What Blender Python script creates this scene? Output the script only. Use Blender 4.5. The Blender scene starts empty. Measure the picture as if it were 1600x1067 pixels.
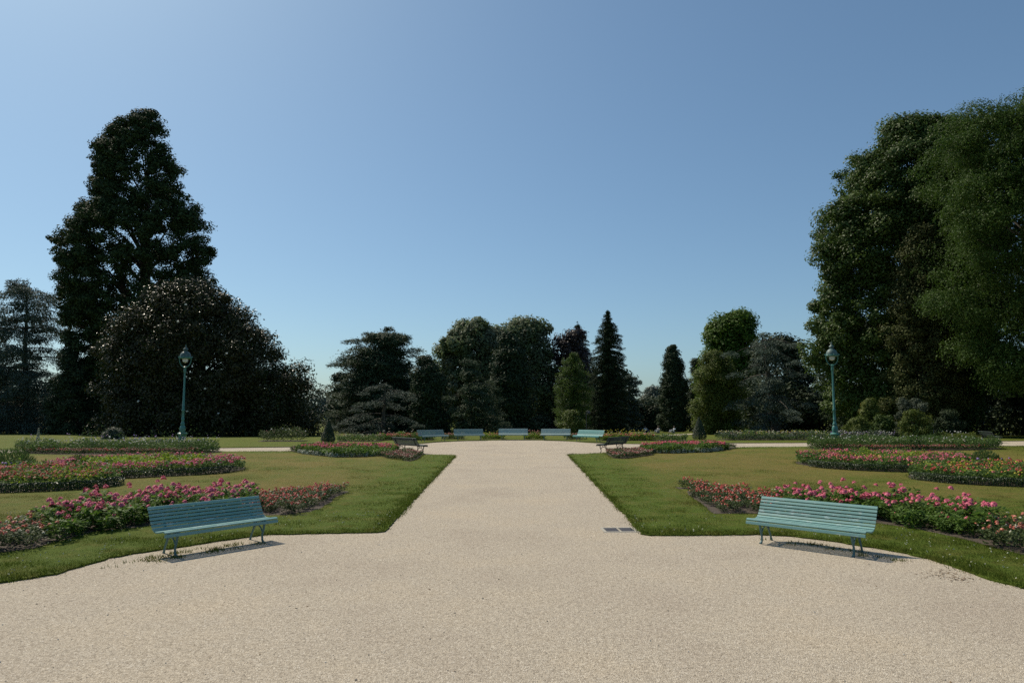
import bpy, math, random
import numpy as np
from mathutils import Vector
from mathutils.geometry import delaunay_2d_cdt

rng = np.random.default_rng(11)
random.seed(11)
sc = bpy.context.scene
col = sc.collection
R = math.radians

# ------------------------------------------------------------------ camera and survey helpers
CAMH, FPX = 2.25, 1067.0
PITCH = math.atan(107 / FPX)


def terrain(y):
    if y < 56:
        return 0.0
    y = min(y, 170)
    return -0.022 * (y - 56)


def ray(px, py):
    u = (px - 800) / FPX
    v = (533.5 - py) / FPX
    return u, math.cos(PITCH) - v * math.sin(PITCH), math.sin(PITCH) + v * math.cos(PITCH)


def at(px, py):
    """ground point surveyed from the photograph"""
    dx, dy, dz = ray(px, py)
    t = CAMH / -dz
    for _ in range(60):
        z = terrain(t * dy)
        t += 0.6 * ((z - CAMH) / dz - t)
    return Vector((t * dx, t * dy, terrain(t * dy)))


def at_d(px, py, d):
    dx, dy, dz = ray(px, py)
    t = d / dy
    return Vector((t * dx, d, CAMH + t * dz))


cam = bpy.data.objects.new('camera', bpy.data.cameras.new('camera'))
col.objects.link(cam)
cam.location = (0, 0, CAMH)
cam.rotation_euler = (math.pi / 2 + PITCH, 0, 0)
cam.data.sensor_width = 36
cam.data.lens = 36 * FPX / 1600
cam.data.clip_end = 4000
sc.camera = cam

# ------------------------------------------------------------------ light
SUN_AZ, SUN_EL = R(-46), R(50)          # azimuth from +Y, negative = to the left
sun_dir = Vector((math.sin(SUN_AZ) * math.cos(SUN_EL), math.cos(SUN_AZ) * math.cos(SUN_EL), math.sin(SUN_EL)))
w = bpy.data.worlds.new("World")
sc.world = w
w.use_nodes = True
nt = w.node_tree
bg = nt.nodes['Background']
sky = nt.nodes.new('ShaderNodeTexSky')
sky.sky_type = 'NISHITA'
sky.sun_disc = False
sky.sun_elevation = SUN_EL
sky.sun_rotation = SUN_AZ
sky.altitude = 100
sky.air_density = 0.9
sky.dust_density = 1.2
sky.ozone_density = 0.6
tint = nt.nodes.new('ShaderNodeMix')
tint.data_type = 'RGBA'
tint.blend_type = 'MULTIPLY'
tint.inputs[0].default_value = 1
tint.inputs[7].default_value = (0.65, 0.86, 0.965, 1)      # the camera's cool white balance of the open sky
gam = nt.nodes.new('ShaderNodeGamma')
gam.inputs[1].default_value = 0.82                          # hazy summer air evens the sky out
nt.links.new(sky.outputs[0], gam.inputs[0])
nt.links.new(gam.outputs[0], tint.inputs[6])
nt.links.new(tint.outputs[2], bg.inputs[0])
bg.inputs[1].default_value = 0.145
sl = bpy.data.lights.new('sun', 'SUN')
sl.energy = 4.9
sl.angle = R(0.53)
sl.color = (1.0, 0.90, 0.74)
so = bpy.data.objects.new('sun', sl)
col.objects.link(so)
so.rotation_euler = (-sun_dir).to_track_quat('-Z', 'Y').to_euler()
so.location = (-40, 40, 60)
sc.view_settings.view_transform = 'Standard'
sc.view_settings.look = 'None'
sc.view_settings.exposure = 0.0
sc.view_settings.gamma = 1.0
sc.cycles.max_bounces = 5
sc.cycles.diffuse_bounces = 3
sc.cycles.glossy_bounces = 2
sc.cycles.transmission_bounces = 3
sc.cycles.use_denoising = False


# ------------------------------------------------------------------ object helpers
def tag(o, label=None, cat=None, group=None, kind=None):
    if label: o['label'] = label
    if cat: o['category'] = cat
    if group: o['group'] = group
    if kind: o['kind'] = kind
    return o


def empty(name, loc, label, cat, group=None, rz=0):
    o = bpy.data.objects.new(name, None)
    col.objects.link(o)
    o.empty_display_size = 0.2
    o.location = loc
    o.rotation_euler = (0, 0, rz)
    return tag(o, label, cat, group)


def link(name, me, mat=None, parent=None, loc=None):
    o = bpy.data.objects.new(name, me)
    col.objects.link(o)
    if mat is not None:
        for m in (mat if isinstance(mat, (list, tuple)) else [mat]):
            me.materials.append(m)
    if parent is not None:
        o.parent = parent
    if loc is not None:
        o.location = loc
    return o


def np_mesh(name, V, Fa, smooth=False, midx=None, attrs=None):
    """V (n,3); Fa (m,k) one face size"""
    V = np.ascontiguousarray(V, dtype=np.float32)
    Fa = np.ascontiguousarray(Fa, dtype=np.int32)
    me = bpy.data.meshes.new(name)
    me.vertices.add(len(V))
    me.vertices.foreach_set('co', V.ravel())
    k = Fa.shape[1]
    me.loops.add(Fa.size)
    me.loops.foreach_set('vertex_index', Fa.ravel())
    me.polygons.add(len(Fa))
    me.polygons.foreach_set('loop_start', np.arange(0, Fa.size, k, dtype=np.int32))
    if midx is not None:
        me.polygons.foreach_set('material_index', np.ascontiguousarray(midx, dtype=np.int32))
    me.update(calc_edges=True)
    me.polygons.foreach_set('use_smooth', np.full(len(Fa), smooth, dtype=bool))
    if attrs:
        for an, av in attrs.items():
            a = me.attributes.new(an, 'FLOAT', 'POINT')
            a.data.foreach_set('value', np.ascontiguousarray(av, dtype=np.float32))
    return me


class MB:
    """collects solid pieces for one mesh"""
    def __init__(s):
        s.v, s.f = [], []

    def add(s, v, f):
        n = len(s.v)
        s.v += [tuple(p) for p in v]
        s.f += [tuple(i + n for i in q) for q in f]

    def box(s, c, size, rx=0.0):
        cx, cy, cz = c
        a, b, d = size[0] / 2, size[1] / 2, size[2] / 2
        ch = min(a, b, d) * 0.35          # chamfer along x edges
        prof = [(-b + ch, -d), (b - ch, -d), (b, -d + ch), (b, d - ch), (b - ch, d), (-b + ch, d), (-b, d - ch), (-b, -d + ch)]
        cr, sr = math.cos(rx), math.sin(rx)
        v = []
        for x in (-a, a):
            for y, z in prof:
                v.append((cx + x, cy + y * cr - z * sr, cz + y * sr + z * cr))
        f = [tuple(range(7, -1, -1)), tuple(range(8, 16))]
        for i in range(8):
            j = (i + 1) % 8
            f.append((i, j, 8 + j, 8 + i))
        s.add(v, f)

    def tube(s, pts, rad, n=8, cap=True, flat=1.0):
        pts = [Vector(p) for p in pts]
        rad = rad if isinstance(rad, (list, tuple)) else [rad] * len(pts)
        v, f = [], []
        up = None
        for i, p in enumerate(pts):
            t = (pts[min(i + 1, len(pts) - 1)] - pts[max(i - 1, 0)]).normalized()
            if up is None:
                up = Vector((0, 0, 1)) if abs(t.z) < 0.9 else Vector((1, 0, 0))
            b = t.cross(up)
            if b.length < 1e-5:
                b = t.cross(Vector((0, 1, 0.01)))
            b.normalize()
            up = b.cross(t).normalized()
            for k in range(n):
                a = 2 * math.pi * k / n
                v.append(p + b * (math.cos(a) * rad[i] * flat) + up * (math.sin(a) * rad[i]))
        for i in range(len(pts) - 1):
            for k in range(n):
                k2 = (k + 1) % n
                f.append((i * n + k, i * n + k2, (i + 1) * n + k2, (i + 1) * n + k))
        if cap:
            f.append(tuple(range(n - 1, -1, -1)))
            m = (len(pts) - 1) * n
            f.append(tuple(range(m, m + n)))
        s.add(v, f)

    def lathe(s, prof, n=16, c=(0, 0, 0), sq=False):
        v, f = [], []
        for r, z in prof:
            for k in range(n):
                a = 2 * math.pi * (k + (0.5 if sq else 0)) / n
                v.append((c[0] + r * math.cos(a), c[1] + r * math.sin(a), c[2] + z))
        m = len(prof)
        for i in range(m - 1):
            for k in range(n):
                k2 = (k + 1) % n
                f.append((i * n + k, i * n + k2, (i + 1) * n + k2, (i + 1) * n + k))
        f.append(tuple(range(n - 1, -1, -1)))
        f.append(tuple(range((m - 1) * n, m * n)))
        s.add(v, f)

    def build(s, name, mat, parent=None, smooth=False, loc=None):
        me = bpy.data.meshes.new(name)
        me.from_pydata(s.v, [], s.f)
        me.update()
        if smooth:
            me.polygons.foreach_set('use_smooth', [True] * len(me.polygons))
            try:
                me.set_sharp_from_angle(angle=R(42))
            except Exception:
                pass
        return link(name, me, mat, parent, loc)


def copy_tree(o, parent=None):
    c = o.copy()
    col.objects.link(c)
    if parent is not None:
        c.parent = parent
    for ch in list(o.children):
        copy_tree(ch, c)
    return c


# ------------------------------------------------------------------ materials
def new_mat(name):
    m = bpy.data.materials.new(name)
    m.use_nodes = True
    t = m.node_tree
    return m, t, t.nodes['Principled BSDF']


def N(t, typ, **kw):
    n = t.nodes.new(typ)
    for k, v in kw.items():
        setattr(n, k, v)
    return n


def ramp(t, stops, fac=None):
    n = N(t, 'ShaderNodeValToRGB')
    els = n.color_ramp.elements
    while len(els) > 1:
        els.remove(els[-1])
    els[0].position = stops[0][0]
    els[0].color = (*stops[0][1], 1)
    for p, c in stops[1:]:
        e = els.new(p)
        e.color = (*c, 1)
    if fac is not None:
        t.links.new(fac, n.inputs[0])
    return n


def noise(t, scale, detail=3, rough=0.55, vec=None):
    n = N(t, 'ShaderNodeTexNoise')
    n.inputs['Scale'].default_value = scale
    n.inputs['Detail'].default_value = detail
    n.inputs['Roughness'].default_value = rough
    if vec is not None:
        t.links.new(vec, n.inputs['Vector'])
    return n


def mixc(t, a, b, fac, mode='MIX'):
    n = N(t, 'ShaderNodeMix', data_type='RGBA', blend_type=mode)
    for sock, v in ((n.inputs[6], a), (n.inputs[7], b)):
        if isinstance(v, tuple):
            sock.default_value = (*v, 1)
        else:
            t.links.new(v, sock)
    if isinstance(fac, float):
        n.inputs[0].default_value = fac
    else:
        t.links.new(fac, n.inputs[0])
    return n.outputs[2]


def foliage(name, cols, rough=0.55, trans=0.2, back=None, patch=None, spec=0.35, pscale=0.35):
    """leaf material: colour varies leaf by leaf and in broad patches"""
    m, t, p = new_mat(name)
    geo = N(t, 'ShaderNodeNewGeometry')
    k = len(cols)
    rp = ramp(t, [(i / max(1, k - 1), c) for i, c in enumerate(cols)], geo.outputs['Random Per Island'])
    c = rp.outputs[0]
    if patch is not None:
        tc = N(t, 'ShaderNodeTexCoord')
        nz = noise(t, pscale, 2, 0.5, tc.outputs['Object'])
        r2 = ramp(t, [(0.45, (0, 0, 0)), (0.62, (1, 1, 1))], nz.outputs[0])
        c = mixc(t, c, patch, r2.outputs[0])
    if back is not None:
        c = mixc(t, c, back, geo.outputs['Backfacing'])
    t.links.new(c, p.inputs['Base Color'])
    p.inputs['Roughness'].default_value = rough
    p.inputs['Specular IOR Level'].default_value = spec
    if trans > 0:
        tr = N(t, 'ShaderNodeBsdfTranslucent')
        t.links.new(c, tr.inputs[0])
        mx = N(t, 'ShaderNodeMixShader')
        mx.inputs[0].default_value = trans
        t.links.new(p.outputs[0], mx.inputs[1])
        t.links.new(tr.outputs[0], mx.inputs[2])
        t.links.new(mx.outputs[0], t.nodes['Material Output'].inputs[0])
    return m


def bark(name, c1, c2):
    m, t, p = new_mat(name)
    tc = N(t, 'ShaderNodeTexCoord')
    mp = N(t, 'ShaderNodeMapping')
    mp.inputs['Scale'].default_value = (1, 1, 0.25)
    t.links.new(tc.outputs['Object'], mp.inputs[0])
    nz = noise(t, 5, 6, 0.65, mp.outputs[0])
    t.links.new(ramp(t, [(0.3, c1), (0.7, c2)], nz.outputs[0]).outputs[0], p.inputs['Base Color'])
    p.inputs['Roughness'].default_value = 0.9
    b = N(t, 'ShaderNodeBump')
    b.inputs['Strength'].default_value = 0.6
    b.inputs['Distance'].default_value = 0.05
    t.links.new(nz.outputs[0], b.inputs['Height'])
    t.links.new(b.outputs[0], p.inputs['Normal'])
    return m


def paint(name, base, worn, rough=0.38, wear=0.62, dirt=None):
    m, t, p = new_mat(name)
    tc = N(t, 'ShaderNodeTexCoord')
    oi = N(t, 'ShaderNodeObjectInfo')
    mp = N(t, 'ShaderNodeMapping')
    mp.inputs['Scale'].default_value = (0.35, 1, 1)
    cb = N(t, 'ShaderNodeCombineXYZ')
    for k_ in range(2):
        mu = N(t, 'ShaderNodeMath', operation='MULTIPLY')
        mu.inputs[1].default_value = 37.0 + 20 * k_
        t.links.new(oi.outputs['Random'], mu.inputs[0])
        t.links.new(mu.outputs[0], cb.inputs[k_])
    t.links.new(cb.outputs[0], mp.inputs['Location'])
    t.links.new(tc.outputs['Object'], mp.inputs[0])
    n1 = noise(t, 14, 6, 0.7, mp.outputs[0])
    n2 = noise(t, 3, 3, 0.5, tc.outputs['Object'])
    c = mixc(t, tuple(x * 0.88 for x in base), tuple(min(1, x * 1.12) for x in base), n2.outputs[0])
    ov = ramp(t, [(0.0, (0.86, 0.87, 0.88)), (1.0, (1.1, 1.1, 1.1))], oi.outputs['Random'])
    c = mixc(t, c, ov.outputs[0], 1.0, 'MULTIPLY')
    r = ramp(t, [(wear, (0, 0, 0)), (wear + 0.05, (1, 1, 1))], n1.outputs[0])
    c = mixc(t, c, worn, r.outputs[0])
    t.links.new(c, p.inputs['Base Color'])
    p.inputs['Roughness'].default_value = rough
    rr = N(t, 'ShaderNodeMapRange')
    rr.inputs[3].default_value = rough - 0.08
    rr.inputs[4].default_value = rough + 0.2
    t.links.new(n1.outputs[0], rr.inputs[0])
    t.links.new(rr.outputs[0], p.inputs['Roughness'])
    b = N(t, 'ShaderNodeBump')
    b.inputs['Strength'].default_value = 0.15
    b.inputs['Distance'].default_value = 0.004
    t.links.new(n1.outputs[0], b.inputs['Height'])
    t.links.new(b.outputs[0], p.inputs['Normal'])
    return m


def plain(name, c, rough=0.7, var=0.12, scale=8):
    m, t, p = new_mat(name)
    tc = N(t, 'ShaderNodeTexCoord')
    nz = noise(t, scale, 4, 0.6, tc.outputs['Object'])
    c2 = mixc(t, tuple(x * (1 - var) for x in c), tuple(min(1, x * (1 + var)) for x in c), nz.outputs[0])
    t.links.new(c2, p.inputs['Base Color'])
    p.inputs['Roughness'].default_value = rough
    return m


def gravel_mat():
    m, t, p = new_mat('pale_gravel')
    tc = N(t, 'ShaderNodeTexCoord')
    o = tc.outputs['Object']
    vo = N(t, 'ShaderNodeTexVoronoi')
    vo.inputs['Scale'].default_value = 105
    t.links.new(o, vo.inputs['Vector'])
    sep = N(t, 'ShaderNodeSeparateColor')
    t.links.new(vo.outputs['Color'], sep.inputs[0])
    peb = ramp(t, [(0.0, (0.25, 0.215, 0.17)), (0.2, (0.37, 0.325, 0.255)), (0.6, (0.45, 0.395, 0.31)), (0.9, (0.51, 0.46, 0.37)), (1.0, (0.64, 0.60, 0.52))], sep.outputs[0])
    n2 = noise(t, 28, 6, 0.75, o)
    g = ramp(t, [(0.30, (0.60, 0.58, 0.56)), (0.52, (1.0, 1.0, 1.0)), (0.75, (1.12, 1.12, 1.12))], n2.outputs[0])
    c = mixc(t, peb.outputs[0], g.outputs[0], 1.0, 'MULTIPLY')
    n3 = noise(t, 0.45, 5, 0.6, o)
    big = ramp(t, [(0.30, (0.90, 0.87, 0.87)), (0.5, (1.0, 0.985, 0.985)), (0.70, (1.06, 1.02, 0.98))], n3.outputs[0])
    c = mixc(t, c, big.outputs[0], 1.0, 'MULTIPLY')
    n4 = noise(t, 15, 7, 0.8, o)
    mid = ramp(t, [(0.34, (0.66, 0.64, 0.62)), (0.47, (0.98, 0.98, 0.98)), (0.7, (1.08, 1.07, 1.05))], n4.outputs[0])
    c = mixc(t, c, mid.outputs[0], 1.0, 'MULTIPLY')
    t.links.new(c, p.inputs['Base Color'])
    p.inputs['Roughness'].default_value = 0.95
    p.inputs['Specular IOR Level'].default_value = 0.15
    mth = N(t, 'ShaderNodeMath', operation='ADD')
    inv = N(t, 'ShaderNodeMath', operation='MULTIPLY')
    inv.inputs[1].default_value = -0.9
    t.links.new(vo.outputs['Distance'], inv.inputs[0])
    t.links.new(inv.outputs[0], mth.inputs[0])
    t.links.new(n2.outputs[0], mth.inputs[1])
    b = N(t, 'ShaderNodeBump')
    b.inputs['Strength'].default_value = 0.6
    b.inputs['Distance'].default_value = 0.016
    t.links.new(mth.outputs[0], b.inputs['Height'])
    t.links.new(b.outputs[0], p.inputs['Normal'])
    return m


GREEN = ((0.050, 0.080, 0.011), (0.078, 0.114, 0.015), (0.112, 0.145, 0.024))
DRY = ((0.105, 0.095, 0.024), (0.155, 0.128, 0.036), (0.215, 0.168, 0.056))


def grass_mat(name, blades):
    m, t, p = new_mat(name)
    tc = N(t, 'ShaderNodeTexCoord')
    o = tc.outputs['Object']
    at_ = N(t, 'ShaderNodeAttribute', attribute_name='dry')
    if blades:
        src = N(t, 'ShaderNodeNewGeometry').outputs['Random Per Island']
    else:
        src = noise(t, 22, 6, 0.75, o).outputs[0]
    st = (0.0, 0.5, 1.0) if blades else (0.3, 0.5, 0.7)
    g = ramp(t, list(zip(st, GREEN)), src)
    d = ramp(t, list(zip(st, DRY)), src)
    nz = noise(t, 1.6, 8, 0.78, o)
    add = N(t, 'ShaderNodeMath', operation='MULTIPLY_ADD')
    add.inputs[1].default_value = 2.6
    add.inputs[2].default_value = -1.3
    t.links.new(nz.outputs[0], add.inputs[0])
    s2 = N(t, 'ShaderNodeMath', operation='ADD', use_clamp=True)
    t.links.new(add.outputs[0], s2.inputs[0])
    t.links.new(at_.outputs['Fac'], s2.inputs[1])
    c = mixc(t, g.outputs[0], d.outputs[0], s2.outputs[0])
    t.links.new(c, p.inputs['Base Color'])
    p.inputs['Roughness'].default_value = 0.8
    p.inputs['Specular IOR Level'].default_value = 0.06
    if blades:
        tr = N(t, 'ShaderNodeBsdfTranslucent')
        t.links.new(c, tr.inputs[0])
        mx = N(t, 'ShaderNodeMixShader')
        mx.inputs[0].default_value = 0.35
        t.links.new(p.outputs[0], mx.inputs[1])
        t.links.new(tr.outputs[0], mx.inputs[2])
        t.links.new(mx.outputs[0], t.nodes['Material Output'].inputs[0])
    else:
        b = N(t, 'ShaderNodeBump')
        b.inputs['Strength'].default_value = 0.9
        b.inputs['Distance'].default_value = 0.05
        t.links.new(noise(t, 35, 5, 0.7, o).outputs[0], b.inputs['Height'])
        t.links.new(b.outputs[0], p.inputs['Normal'])
    return m


M = {}
M['gravel'] = gravel_mat()
M['lawn'] = grass_mat('lawn_turf', False)
M['blade'] = grass_mat('grass_blade', True)
M['soil'] = plain('bed_soil', (0.055, 0.04, 0.028), 0.95, 0.45, 14)
M['teal'] = paint('teal_bench_paint', (0.16, 0.305, 0.285), (0.30, 0.42, 0.41), 0.36, 0.57)
M['teal_grey_lit'] = paint('grey_lit_bench_paint', (0.235, 0.325, 0.31), (0.36, 0.42, 0.41), 0.42, 0.62)  # bench teal greyed: the light at these benches' angle put into the colour
M['teal_lit'] = paint('lit_bench_paint', (0.34, 0.44, 0.42), (0.45, 0.5, 0.5), 0.42, 0.6)  # paler copy of the bench teal, sunlight on two benches painted in
M['turquoise'] = paint('turquoise_lit_bench_paint', (0.10, 0.34, 0.33), (0.3, 0.45, 0.44), 0.4, 0.66)  # bench teal recoloured for how light falls on this turned bench
M['teal_shaded'] = paint('shaded_bench_paint', (0.03, 0.05, 0.046), (0.10, 0.14, 0.13), 0.7, 0.7)  # darker copy of the bench teal, shade on the backs painted in
M['iron'] = paint('bench_iron', (0.075, 0.155, 0.155), (0.20, 0.26, 0.25), 0.5, 0.60)
M['lamp'] = paint('lamp_green_paint', (0.045, 0.165, 0.14), (0.12, 0.30, 0.27), 0.38, 0.66)
M['lamp_top'] = paint('lamp_dome_paint', (0.06, 0.11, 0.10), (0.16, 0.2, 0.18), 0.5, 0.6)
M['black'] = plain('dark_metal', (0.02, 0.022, 0.024), 0.5)
M['conc'] = plain('drain_concrete', (0.34, 0.315, 0.26), 0.9, 0.25, 20)
M['grate'] = plain('drain_iron', (0.085, 0.08, 0.085), 0.6, 0.3, 30)
m, t, p = new_mat('opal_glass')
p.inputs['Base Color'].default_value = (0.72, 0.74, 0.70, 1)
p.inputs['Roughness'].default_value = 0.25
p.inputs['Transmission Weight'].default_value = 0.25
M['opal'] = m
M['bark'] = bark('grey_bark', (0.03, 0.025, 0.02), (0.10, 0.085, 0.065))
M['bark_red'] = bark('reddish_bark', (0.03, 0.018, 0.012), (0.085, 0.055, 0.04))


# ------------------------------------------------------------------ ground
def inside(P, poly):
    x, y = P[:, 0], P[:, 1]
    r = np.zeros(len(P), bool)
    n = len(poly)
    for i in range(n):
        x1, y1 = poly[i]
        x2, y2 = poly[(i + 1) % n]
        if y1 == y2:
            continue
        c = ((y1 > y) != (y2 > y)) & (x < (x2 - x1) * (y - y1) / (y2 - y1) + x1)
        r ^= c
    return r


def edge_dist(P, poly):
    d = np.full(len(P), 1e9)
    n = len(poly)
    for i in range(n):
        a = np.array(poly[i]); b = np.array(poly[(i + 1) % n])
        ab = b - a
        tt = np.clip(((P - a) @ ab) / max(1e-9, ab @ ab), 0, 1)
        d = np.minimum(d, np.linalg.norm(P - a - tt[:, None] * ab, axis=1))
    return d


_vg = rng.random((256, 256))


def vnoise(x, y):
    xi, yi = np.floor(x).astype(int), np.floor(y).astype(int)
    fx, fy = x - xi, y - yi
    fx, fy = fx * fx * (3 - 2 * fx), fy * fy * (3 - 2 * fy)
    g = lambda a, b: _vg[a % 256, b % 256]
    return (g(xi, yi) * (1 - fx) + g(xi + 1, yi) * fx) * (1 - fy) + (g(xi, yi + 1) * (1 - fx) + g(xi + 1, yi + 1) * fx) * fy


def resample(poly, step, jit, near=45):
    out = []
    n = len(poly)
    for i in range(n):
        a = Vector(poly[i]); b = Vector(poly[(i + 1) % n])
        L = (b - a).length
        far = abs(a.x) > near and abs(b.x) > near
        k = 1 if far else max(1, int(L / step))
        for j in range(k):
            q = a.lerp(b, j / k)
            out.append((q.x + random.uniform(-jit, jit), q.y + random.uniform(-jit, jit)))
    return out


def smooth_poly(poly, it=2):
    for _ in range(it):
        out = []
        n = len(poly)
        for i in range(n):
            a, b = Vector(poly[i]), Vector(poly[(i + 1) % n])
            out += [tuple(a.lerp(b, .25)), tuple(a.lerp(b, .75))]
        poly = out
    return poly


def dryness(P, poly, front_bias=True):
    d = edge_dist(P, poly)
    s = np.clip((d - 0.5) / 3.2, 0, 1)
    s = s * s * (3 - 2 * s)
    yb = np.clip((P[:, 1] - 12.5) / 6.0, 0, 1)
    big = vnoise(P[:, 0] * 0.35 + 9, P[:, 1] * 0.5 + 3)
    mid = vnoise(P[:, 0] * 1.1 + 70, P[:, 1] * .6 + 20)
    return np.clip(s * yb * (0.12 + 0.62 * big + .42 * mid) + 0.06, 0, 1)


def sheet(name, poly, z, mat, grid=0.5, lift=0.0, skirt=0.0, gridlim=None, dry=None):
    """flat sheet from an outline, with an inner grid and a turned-down edge"""
    poly = list(poly)
    P = np.array(poly)
    lo, hi = P.min(0), P.max(0)
    pts = [Vector(q) for q in poly]
    ne = len(pts)
    if grid:
        g = gridlim or (lo[0], lo[1], hi[0], hi[1])
        gx = np.arange(max(lo[0], g[0]), min(hi[0], g[2]), grid)
        gy = np.arange(max(lo[1], g[1]), min(hi[1], g[3]), grid)
        G = np.stack(np.meshgrid(gx, gy), -1).reshape(-1, 2)
        G = G + rng.uniform(-.15, .15, G.shape) * grid
        k = inside(G, poly) & (edge_dist(G, poly) > grid * 0.4)
        pts += [Vector(q) for q in G[k]]
    edges = [(i, (i + 1) % ne) for i in range(ne)]
    v, e, f, ov, oe, of = delaunay_2d_cdt(pts, edges, [list(range(ne))], 1, 1e-5)
    V2 = np.array([(q.x, q.y) for q in v])
    ed = edge_dist(V2, poly)
    Z = z + lift * np.clip(ed / 0.25, 0, 1)
    if lift:
        Z = Z + 0.03 * (vnoise(V2[:, 0] * 0.8, V2[:, 1] * 0.8) - .5) * np.clip(ed / 1.0, 0, 1)
    verts = [(a, b, c) for (a, b), c in zip(V2, Z)]
    faces = [tuple(q) for q in f]
    # make sure faces look up
    ff = []
    for q in faces:
        a, b, c = (V2[q[0]], V2[q[1]], V2[q[2]])
        cr = (b[0] - a[0]) * (c[1] - a[1]) - (b[1] - a[1]) * (c[0] - a[0])
        ff.append(q if cr > 0 else q[::-1])
    dr = dry(V2) if dry is not None else np.full(len(V2), 0.25)
    if skirt:
        mp = {}
        bnd = [i for i in range(len(v)) if ed[i] < 1e-4]
        # boundary edges = used once
        cnt = {}
        for q in ff:
            for i in range(len(q)):
                k = (q[i], q[(i + 1) % len(q)])
                kk = tuple(sorted(k))
                cnt.setdefault(kk, []).append(k)
        for kk, ks in cnt.items():
            if len(ks) == 1:
                a, b = ks[0]
                for i in (a, b):
                    if i not in mp:
                        mp[i] = len(verts)
                        verts.append((verts[i][0], verts[i][1], z - skirt))
                        dr = np.append(dr, dr[i])
                ff.append((b, a, mp[a], mp[b]))
    me = bpy.data.meshes.new(name)
    me.from_pydata(verts, [], ff)
    me.update()
    a = me.attributes.new('dry', 'FLOAT', 'POINT')
    a.data.foreach_set('value', np.ascontiguousarray(dr, dtype=np.float32))
    return link(name, me, mat)


# one sheet to the horizon: rough grass falling gently away behind the garden
ys = [-60, -20, 0, 20, 40, 56] + list(range(60, 175, 5)) + [220, 400, 900, 2500]
xs = list(range(-200, 201, 20))
xs = [-2500, -900, -400] + xs + [400, 900, 2500]
gv = np.array([(x, y, terrain(y)) for y in ys for x in xs], dtype=float)
nx = len(xs)
gf = np.array([(j * nx + i, j * nx + i + 1, (j + 1) * nx + i + 1, (j + 1) * nx + i) for j in range(len(ys) - 1) for i in range(nx - 1)])
ground = link('ground', np_mesh('ground', gv, gf, attrs={'dry': np.full(len(gv), 0.3)}), M['lawn'])
tag(ground, kind='structure')

GZ = 0.004
gravel = sheet('gravel_path', [(-70, -30), (70, -30), (70, 54.5), (-70, 54.5)], GZ, M['gravel'], grid=4)
tag(gravel, kind='structure')


def px2(pts):
    return [(at(x, y).x, at(x, y).y) for x, y in pts]


LZ = 0.03
left_front = [(-60, 3.0), (-22, 5.2), (-12.5, 6.7), (-9.0, 7.75)] + px2([(0, 912), (84, 899), (137, 884), (172, 873), (223, 864), (268, 858), (320, 850), (372, 842), (420, 836), (470, 835), (540, 833.5), (590, 832.5)])
left_lawn_poly = left_front + px2([(601, 831), (606, 826), (640, 789), (680, 746), (712, 713)]) + px2([(711, 711.5), (690, 711.3), (662, 711), (640, 708.5), (600, 706), (520, 705.5), (400, 705.8), (200, 707.5), (0, 709)]) + [(-60, 33.2)]
right_front = [(60, 3.0), (22, 5.2), (12.5, 6.6), (9.0, 7.6)] + px2([(1600, 921), (1518, 898), (1485, 885), (1439, 871), (1390, 861), (1340, 853), (1290, 845), (1240, 839), (1180, 836), (1120, 837), (1060, 837.5), (1015, 837)])
right_lawn_poly = right_front + px2([(1003, 835), (998, 830), (968, 797), (935, 762), (888, 711.5)]) + px2([(889, 710.3), (915, 709.8), (942, 708.5), (965, 706.5), (1000, 704), (1060, 701), (1150, 699.3), (1260, 698.6), (1600, 697)]) + [(60, 43)]
verge_poly = px2([(-400, 702), (0, 703.2), (200, 702), (400, 699.3), (560, 697.6), (610, 696.5), (650, 694), (680, 691.3), (720, 689.3), (760, 688.2), (800, 687.7), (845, 688), (885, 689.4), (920, 691.8), (955, 693.2), (1000, 693.8), (1140, 692.6), (1260, 692), (1400, 690.6), (1600, 689.2), (1900, 687)]) + [(66, 56.0), (-66, 56.0)]

lawn_defs = []
for nm, poly in (('left', left_lawn_poly), ('right', right_lawn_poly)):
    rp = resample(poly, 0.12, 0.035, 30)
    lim = (-24, 4, 24, 45)
    o = sheet('lawn', rp, LZ, M['lawn'], grid=0.45, lift=0.03, skirt=0.03, gridlim=lim, dry=lambda P, q=poly: dryness(P, q))
    tag(o, kind='structure')
    lawn_defs.append(poly)
vr = resample(verge_poly, 0.4, 0.03, 60)
o = sheet('grass_verge', vr, 0.045, M['lawn'], grid=1.5, skirt=0.045, dry=lambda P: np.full(len(P), 0.22))
tag(o, kind='structure')

# thin far path on the slope at the right
fp = []
for x, y in ((1020, 683), (1048, 680.2), (1080, 678.6), (1130, 676.2), (1190, 673.6), (1250, 671.6), (1330, 669.6)):
    q = at(x, y)
    fp.append(q)
fv, ff = [], []
for i, q in enumerate(fp):
    wd = 1.9 + 0.25 * i
    fv += [(q.x, q.y - wd / 2, terrain(q.y - wd / 2) + 0.03), (q.x, q.y + wd * 1.2, terrain(q.y + wd * 1.2) + 0.03)]
    if i:
        k = 2 * i
        ff.append((k - 2, k, k + 1, k - 1))
far = MB(); far.add(fv, ff)
tag(far.build('far_path', M['gravel']), kind='structure')

# ------------------------------------------------------------------ scattering helpers
def unit(n):
    v = rng.normal(size=(n, 3))
    return v / np.linalg.norm(v, axis=1)[:, None]


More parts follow.
